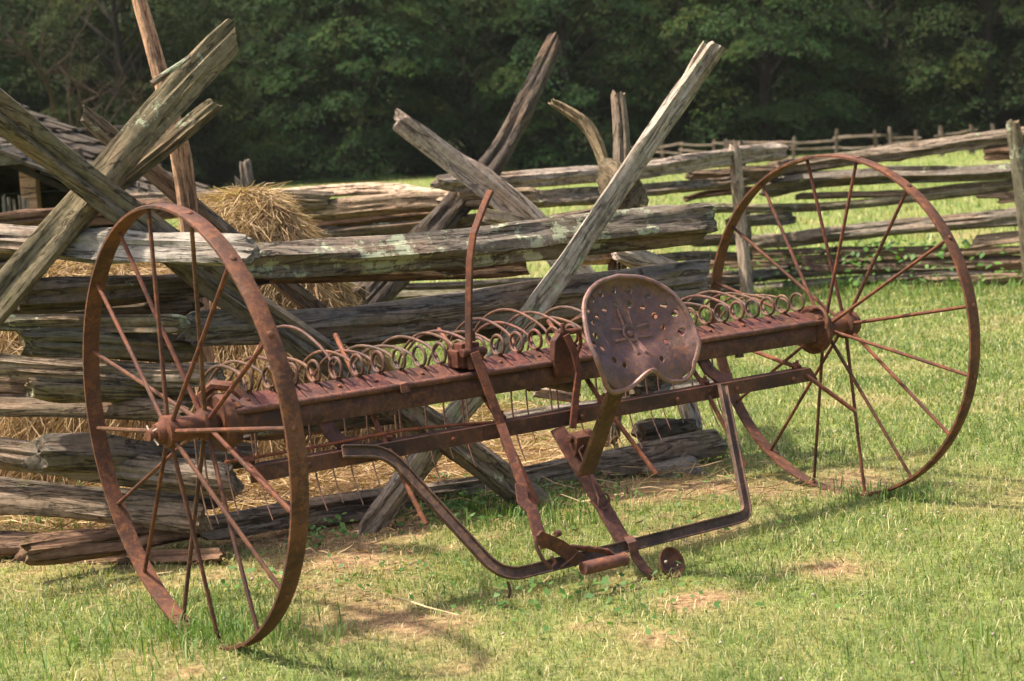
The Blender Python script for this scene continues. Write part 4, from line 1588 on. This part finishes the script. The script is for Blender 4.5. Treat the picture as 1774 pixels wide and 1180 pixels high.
# rolled edge round the pan
vv1 = np.linspace(-.145, .176, 40)
left_e = [seat_pt(-seat_half(v), v) for v in vv1]
right_e = [seat_pt(seat_half(v), v) for v in vv1]
topp = seat_pt(0, .178)
front_e = [seat_pt(u, outline_notch(u)) for u in np.linspace(seat_half(-.145) - .005, -seat_half(-.145) + .005, 36)]
loop = left_e + [topp] + right_e[::-1] + front_e
t = MB()
t.tube(loop + [loop[0]], .0085, 8, cap=False)
t.build('rolled_edge', SEAT, seat, True, (1.5, 1.6, 1.65, 1))
t = MB()
t.lathe((0, 0, 0), [(0, .0145), (.004, .0145), (.009, .011), (.0115, .005), (.012, .001)], 18, 'z')
o = t.build('seat_bolt', SEAT, seat, True, (1.25, 1.2, 1.15, 1))
def seat_rib(p, q, rad):
    pts_ = [seat_pt(p[0] + (q[0] - p[0]) * k / 6, p[1] + (q[1] - p[1]) * k / 6) + Nn_ * .004 for k in range(7)]
    t_ = MB()
    t_.tube(pts_, [rad * .6] + [rad] * 5 + [rad * .6], 7)
    t_.build('pressed_rib', SEAT, seat, True, (1.7, 1.75, 1.75, 1))


for sgn in (-1, 1):
    for s2_ in (-1, 1):
        seat_rib((sgn * .017, s2_ * .026), (sgn * .020, s2_ * .085), .0048)
        seat_rib((sgn * .026, s2_ * .017), (sgn * .080, s2_ * .022), .0048)
t = MB()
t.tube([seat_pt(.029 * math.cos(k), .029 * math.sin(k)) + Nn_ * .004 for k in np.linspace(0, 2 * math.pi, 25)], .0048, 7, False)
t.build('pressed_ring', SEAT, seat, True, (1.7, 1.75, 1.75, 1))
zq = Nn_.to_track_quat('Z', 'Y').to_matrix().to_4x4()
o.matrix_basis = Matrix.Translation(SC + Nn_ * seat_w(0, 0)) @ zq

# --- hand lever, its stand, dump linkage
lv = [ab(850, 330, .055), ab(836, 362, .055), ab(820, 405, .055), ab(814, 450, .055), ab(812, 520, .055), ab(812, 605, .06), ab(818, 640, .066)]
t = MB()
t.bar(lv, [(-.012, -.007), (.012, -.007), (.012, .007), (-.012, .007)], (0.45, -.89, 0))
t.build('hand_lever', RUST, rake, False, (1.15, .95, .85, 1), 0.003)
c_ = Vector(ab(812, 615, .03))
t = MB()
t.box(c_ + Vector((0, .01, 0)), (.075, .05, .085))
t.box(c_ + Vector((-.03, .02, -.01)), (.05, .06, .06))
t.lathe(c_ + Vector((-.05, -.03, .012)), [(0, .016), (.10, .016)], 10)
t.tube([c_ + Vector((0, -.02, .05)), c_ + Vector((0, -.02, .085))], .016, 10)
t.tube([c_ + Vector((.028, -.035, -.03)), c_ + Vector((.03, -.045, -.075))], .011, 8)
t.build('lever_stand', RUST, rake, False, (.95, .72, .66, 1), 0.006)
lk = [ab(822, 610, .085), ab(868, 735, .16), ab(905, 842, .30), ab(922, 880, .345), ab(930, 905, .37), ab(944, 950, .40)]
t = MB()
t.bar(lk, [(-.016, -.006), (.016, -.006), (.016, .006), (-.016, .006)], (1, -.3, 0.1))
t.build('dump_link', RUST, rake, False, (1.05, .85, .78, 1), 0.002)
t = MB()
w0 = [Vector(ab(*p, bb)) for p, bb in (((902, 838), .315), ((905, 868), .34), ((922, 885), .365), ((935, 935), .41))]
t.bar(w0, [(-.024, -.005), (.024, -.005), (.020, .005), (-.020, .005)], (1, 0, .25))
t.build('link_shoe', RUST_DARK, rake, False, (1.5, 1.15, 1.05, 1), 0.003)
# second linkage beside the seat
c_ = Vector(ab(985, 600, .06))
t = MB()
pl = [(962, 590), (978, 568), (992, 585), (1003, 628), (998, 652), (968, 655), (960, 625)]
f0 = [Vector(ab(*p, .085)) for p in pl]
f1 = [p + Vector((0, .03, 0)) for p in f0]
K = len(pl)
t.add(f0 + f1, [tuple(range(K)), tuple(reversed(range(K, 2 * K)))] + [(k, K + k, K + (k + 1) % K, (k + 1) % K) for k in range(K)])
t.tube([Vector(ab(968, 577, .075)), Vector(ab(1006, 572, .075))], .011, 9)
t.tube([Vector(ab(975, 560, .08)), Vector(ab(974, 592, .08))], .009, 8)
t.build('dump_bracket', RUST, rake, False, (1.2, .85, .72, 1), 0.004)
lk = [ab(981, 580, .10), ab(995, 610, .115), ab(1003, 645, .125), ab(997, 690, .135), ab(992, 742, .15)]
t = MB()
t.bar(lk, [(-.0125, -.006), (.0125, -.006), (.0125, .006), (-.0125, .006)], (1, -.2, 0))
t.build('dump_arm', RUST, rake, False, (1.2, .85, .75, 1), 0.002)
lk = [ab(1004, 574, .075), ab(1006, 596, .06), ab(998, 618, .05)]
t = MB()
t.tube(lk, .007, 8)
t.build('pull_rod', RUST, rake, True, (1.2, .85, .75, 1))
t = MB()
u0 = [Vector(ab(*p, .0)) for p in ((915, 672), (945, 662), (985, 668), (1000, 672))]
t.tube(u0, [.014, .02, .024, .016], 9)
t.build('cam_casting', RUST_DARK, rake, True, (1, .85, .8, 1))
# strap over the beam
t = MB()
sa = ab(690, 660, .05)[0]
t.bar([L3(sa - .012, -.05, .748), L3(sa, .045, .7235), L3(sa + .006, .074, .722), L3(sa + .008, .078, .695)], [(-.017, -.004), (.017, -.004), (.017, .004), (-.017, .004)], (1, 0, 0))
t.build('beam_strap', RUST_DARK, rake, False, (1.5, 1.2, 1.1, 1), 0.002)
for a in (.72, 1.32, 2.3):
    t = MB()
    t.box(L3(a, .045, .630), (.03, .02, .014))
    t.build('beam_nut', RUST_DARK, rake, False, None, 0.003)

# --- hitch casting, foot pedal
t = MB()
hp = [ab(930, 928, .44), ab(968, 945, .45), ab(1005, 972, .47)]
t.bar(hp, [(-.026, -.007), (.026, -.007), (.018, .007), (-.018, .007)], (.8, -.5, .35))
hp = [ab(985, 948, .46), ab(1016, 950, .46), ab(1050, 955, .47), ab(1066, 966, .48)]
t.bar(hp, [(-.012, -.005), (.012, -.005), (.012, .005), (-.012, .005)], (.5, -.8, .5))
t.lathe(Vector(ab(962, 925, .42)), [(0, .012), (.02, .012)], 10)
t.build('hitch_casting', RUST_DARK, rake, False, (1.55, 1.2, 1.05, 1), 0.003)
t = MB()
p0, p1 = Vector(ab(1010, 985, .49)), Vector(ab(1080, 969, .49))
t.tube([p0, p0.lerp(p1, .06), p0.lerp(p1, .94), p1], [.021, .023, .021, .020], 16)
t.tube([p1 + (p1 - p0) * .0, p1 + (p1 - p0) * .05], .023, 14)
t.build('hitch_roller', RUST_DARK, rake, True, (1.7, 1.35, 1.25, 1))
t = MB()
hk = [ab(928, 928, .445), ab(930, 950, .455), ab(942, 972, .465), ab(956, 984, .468), ab(962, 974, .468), ab(955, 965, .465)]
t.tube(hk, .0065, 8)
t.tube([ab(972, 982, .47), ab(990, 968, .475), ab(1002, 955, .478)], .003, 6)
t.build('hitch_hook', RUST_DARK, rake, True, (1.5, 1.2, 1.1, 1))
t = MB()
pd = [ab(1088, 930, .40), ab(1095, 940, .425), ab(1100, 962, .43), ab(1115, 984, .45), ab(1134, 1002, .47), ab(1146, 1003, .475)]
t.bar(pd, [(-.016, -.0045), (.016, -.0045), (.016, .0045), (-.016, .0045)], (1, -.35, .1))
ped = t.build('pedal_strap', RUST_DARK, rake, False, (1.35, 1.15, 1.15, 1), 0.002)
t = MB()
t.lathe((0, 0, 0), [(-.020, .012), (-.014, .036), (.002, .050), (.016, .054), (.016, .051), (.000, .044), (-.012, .012)], 28, 'z')
o = t.build('pedal_cup', RUST_DARK, rake, True, (1.5, 1.2, 1.05, 1))
pc_ = Vector(ab(1160, 976, .48))
dirp = Vector((.05, -.90, .38)).normalized()
o.matrix_basis = Matrix.Translation(pc_) @ dirp.to_track_quat('Z', 'Y').to_matrix().to_4x4()
t = MB()
t.tube([pc_ + Vector((-.03, 0, -.03)), pc_ + Vector((.02, -.01, -.035))], .006, 8)
t.build('pedal_pin', RUST, rake, True, (1.4, 1.1, 1, 1))


# ------------------------------------------------------------------ grass
def blades(X, Y, ln, wd, lean, col, seed):
    r = np.random.default_rng(seed)
    n = len(X)
    z = zground(X, Y)
    az = r.uniform(0, 2 * np.pi, n)
    d = np.stack([np.cos(az), np.sin(az)], 1)
    sd = np.stack([-d[:, 1], d[:, 0]], 1)
    rot = r.uniform(-.8, .8, n)
    sd = np.stack([sd[:, 0] * np.cos(rot) - sd[:, 1] * np.sin(rot), sd[:, 0] * np.sin(rot) + sd[:, 1] * np.cos(rot)], 1)
    w = (wd * r.uniform(.6, 1.3, n) * 0.5)[:, None]
    k = lean * r.uniform(0.3, 1.3, n)
    h1, h2 = ln * np.clip(0.6 - 0.12 * k, .3, 1), ln * np.clip(1 - 0.45 * k, .15, 1)
    o1, o2 = (ln * k * 0.28)[:, None] * d, (ln * k * 0.95)[:, None] * d
    B = np.stack([X, Y], 1)
    v = np.zeros((n, 5, 3))
    v[:, 0, :2] = B - sd * w
    v[:, 1, :2] = B + sd * w
    v[:, 2, :2] = B + o1 + sd * w * .8
    v[:, 3, :2] = B + o1 - sd * w * .8
    v[:, 4, :2] = B + o2
    v[:, 0, 2] = v[:, 1, 2] = z - 0.004
    v[:, 2, 2] = v[:, 3, 2] = z + h1
    v[:, 4, 2] = z + h2
    b = np.arange(n)[:, None] * 5
    return v.reshape(-1, 3), b + [0, 1, 2, 3], b + [3, 2, 4], np.repeat(col, 5, axis=0)


def grass_field(name, n, y0, y1, power, seed, ln, wd, margin=0.7):
    r = np.random.default_rng(seed)
    # more blades nearby
    u = r.uniform(0, 1, n)
    Y = (y0 ** power + u * (y1 ** power - y0 ** power)) ** (1 / power)
    X = r.uniform(-1, 1, n) * (Y * 0.31 + margin)
    d = dryness(X, Y)
    cl = vn2(X * 9, Y * 9, 33)
    keep = r.uniform(0, 1, n) > d * 0.72
    straw_bed = (Y > 6.9) & (Y < 9.6) & (X < -0.1) & (X > -3.2)      # straw lies here
    keep &= ~(straw_bed & (r.uniform(0, 1, n) < 0.8))
    X, Y, d, cl = X[keep], Y[keep], d[keep], cl[keep]
    n = len(X)
    sc_ = (Y / 6.0)
    big = vn2(X * 0.9, Y * 0.9, 34)
    mid_ = vn2(X * 2.6, Y * 2.6, 35)
    L = ln * r.uniform(.4, 1.5, n) * np.where(r.uniform(0, 1, n) < 0.03, 1.9, 1.0) * (0.5 + 0.7 * cl + 0.6 * np.clip(mid_ - .45, 0, 1)) * (1 - 0.45 * d)
    W = wd * np.clip(sc_, 0.8, 4.5)
    t = np.clip(r.normal(0.45, 0.3, n) + (big - 0.5) * 0.6 - (mid_ - 0.5) * 0.9, 0, 1)[:, None]
    col = (1 - t) * np.array([0.085, 0.145, 0.030]) + t * np.array([0.245, 0.265, 0.085])
    dryb = r.uniform(0, 1, n) < (0.22 + 0.75 * d)
    tt = r.uniform(0, 1, n)[:, None]
    col[dryb] = ((1 - tt) * np.array([0.30, 0.22, 0.10]) + tt * np.array([0.56, 0.50, 0.27]))[dryb]
    col *= r.uniform(.75, 1.2, n)[:, None]
    v, q, tr_, c = blades(X, Y, L, W, 1.3, col, seed + 1)
    me = mesh_np(name, v, [q, tr_], c)
    o = link(name, me, GRASS)
    return o


tag(grass_field('grass', 360000, 4.3, 19.0, 0.5, 200, 0.042, 0.0034), 'short mown green grass of the foreground lawn', 'grass', kind='stuff')
tag(grass_field('meadow_grass', 90000, 17.0, 92.0, 0.75, 210, 0.14, 0.0038, 3.0), 'bright green meadow grass beyond the fence', 'grass', kind='stuff')


# taller tufts, broad-leaf weeds and clover
def scatter(spots, seed):
    r = np.random.default_rng(seed)
    X, Y = [], []
    for (px, py, rad, n) in spots:
        g = on_ground(px, py)
        X.append(g[0] + r.normal(0, rad, n))
        Y.append(g[1] + r.normal(0, rad, n))
    return np.concatenate(X), np.concatenate(Y)


X, Y = scatter([(300, 1120, .25, 160), (120, 1130, .25, 120), (470, 1120, .12, 110), (400, 1095, .10, 70), (930, 870, .2, 350), (800, 880, .15, 350), (1400, 505, .7, 250), (1560, 510, .7, 350), (1700, 500, .6, 200),
                (1180, 545, .5, 220), (30, 860, .25, 300), (60, 920, .15, 250), (1560, 865, .1, 110), (1250, 560, .6, 200), (1480, 855, .1, 60), (1700, 1150, .2, 100), (960, 900, .15, 260), (360, 1105, .1, 300)], 301)
n = len(X)
r_ = np.random.default_rng(302)
t_ = r_.uniform(0, 1, n)[:, None]
col = (1 - t_) * np.array([0.07, 0.15, 0.028]) + t_ * np.array([0.22, 0.30, 0.085])
far_k = np.clip(Y / 7, 1, 2.2)
v, q, tr_, c = blades(X, Y, r_.uniform(.045, .11, n) * np.where(Y > 11, 1.6, 1), 0.005 * far_k, .6, col, 303)
tag(link('tall_grass', mesh_np('tall_grass', v, [q, tr_], c), GRASS), 'taller grass tufts along the fence foot and round the wheels', 'grass', kind='stuff')

X, Y = scatter([(830, 860, .2, 240), (780, 900, .12, 120), (560, 940, .08, 70), (570, 900, .12, 80), (700, 1010, .2, 60), (1020, 1040, .14, 50), (1180, 900, .3, 60), (1420, 495, .5, 220), (1540, 495, .4, 300), (1690, 500, .5, 120), (960, 860, .2, 120),
                (1100, 1075, .2, 50), (870, 1055, .12, 40), (460, 1020, .1, 60)], 311)
n = len(X)
r_ = np.random.default_rng(312)
z = zground(X, Y) + r_.uniform(0.01, 0.075, n) * np.where(Y > 11, 5.5, 1)
nr = np.stack([r_.normal(0, .45, n), r_.normal(-.15, .45, n), np.ones(n)], 1)
nr /= np.linalg.norm(nr, axis=1)[:, None]
v, f = leaf_quads(np.stack([X, Y, z], 1), nr, np.where(Y > 11, 0.10, 0.034)[:, None] * np.ones((n, 1)) if False else 0.03, 0.6, 313)
big_ = np.repeat(np.where(Y > 11, 2.3, 1.0), 4)[:, None]
ctr = np.repeat(np.stack([X, Y, z], 1), 4, axis=0)
v = ctr + (v - ctr) * big_
t_ = r_.uniform(0, 1, n)[:, None]
col = (1 - t_) * np.array([0.045, 0.12, 0.022]) + t_ * np.array([0.14, 0.24, 0.055])
tag(link('weeds', mesh_np('weeds', v, f, np.repeat(col, 4, axis=0)), GRASS), 'low broad leaved weeds and clover among the grass', 'weeds', kind='stuff')

# white clover heads
r_ = np.random.default_rng(321)
n = 420
Y = r_.uniform(4.5, 13, n)
X = r_.uniform(-1, 1, n) * (Y * .3 + .3)
k = (r_.uniform(0, 1, n) < np.where(X > 0.8, 1, 0.45)) & ~((Y > 6.3) & (X < 0.9)) & (dryness(X, Y) < .4)
X, Y = X[k], Y[k]
base_v = []
bm = bmesh.new()
bmesh.ops.create_icosphere(bm, subdivisions=1, radius=1.0)
iv_ = np.array([v.co[:] for v in bm.verts])
if_ = np.array([[v.index for v in f.verts] for f in bm.faces])
bm.free()
n = len(X)
sz = r_.uniform(.003, .0062, n)
cv = (iv_[None] * sz[:, None, None] * (1 + .25 * r_.normal(size=(n, len(iv_), 1)))) + np.stack([X, Y, zground(X, Y) + r_.uniform(.03, .07, n)], 1)[:, None]
cf = (if_[None] + (np.arange(n) * len(iv_))[:, None, None]).reshape(-1, 3)
cc_ = np.repeat(np.array([0.45, 0.38, 0.31])[None] * r_.uniform(.7, 1.15, n)[:, None] * np.array([1, .95, .9]), len(iv_), axis=0)
tag(link('clover_flowers', mesh_np('clover_flowers', cv.reshape(-1, 3), cf, cc_), STRAW), 'small whitish clover flower heads dotted over the lawn', 'flowers', kind='stuff')


# ------------------------------------------------------------------ summer haze in the air
hm = bpy.data.materials.new('summer_haze')
hm.use_nodes = True
hn = hm.node_tree
hn.nodes.clear()
ho = hn.nodes.new('ShaderNodeOutputMaterial')
hp_ = hn.nodes.new('ShaderNodeVolumePrincipled')
hp_.inputs['Color'].default_value = (0.95, 0.95, 0.90, 1)
hp_.inputs['Density'].default_value = 0.00012
hp_.inputs['Anisotropy'].default_value = 0.2
hn.links.new(hp_.outputs[0], ho.inputs['Volume'])
t = MB()
t.box((10, 120, 36), (720, 620, 80))
haze = t.build('haze', hm, None, False)
tag(haze, kind='stuff')
haze['label'] = 'thin pale summer haze filling the air'
haze['category'] = 'haze'
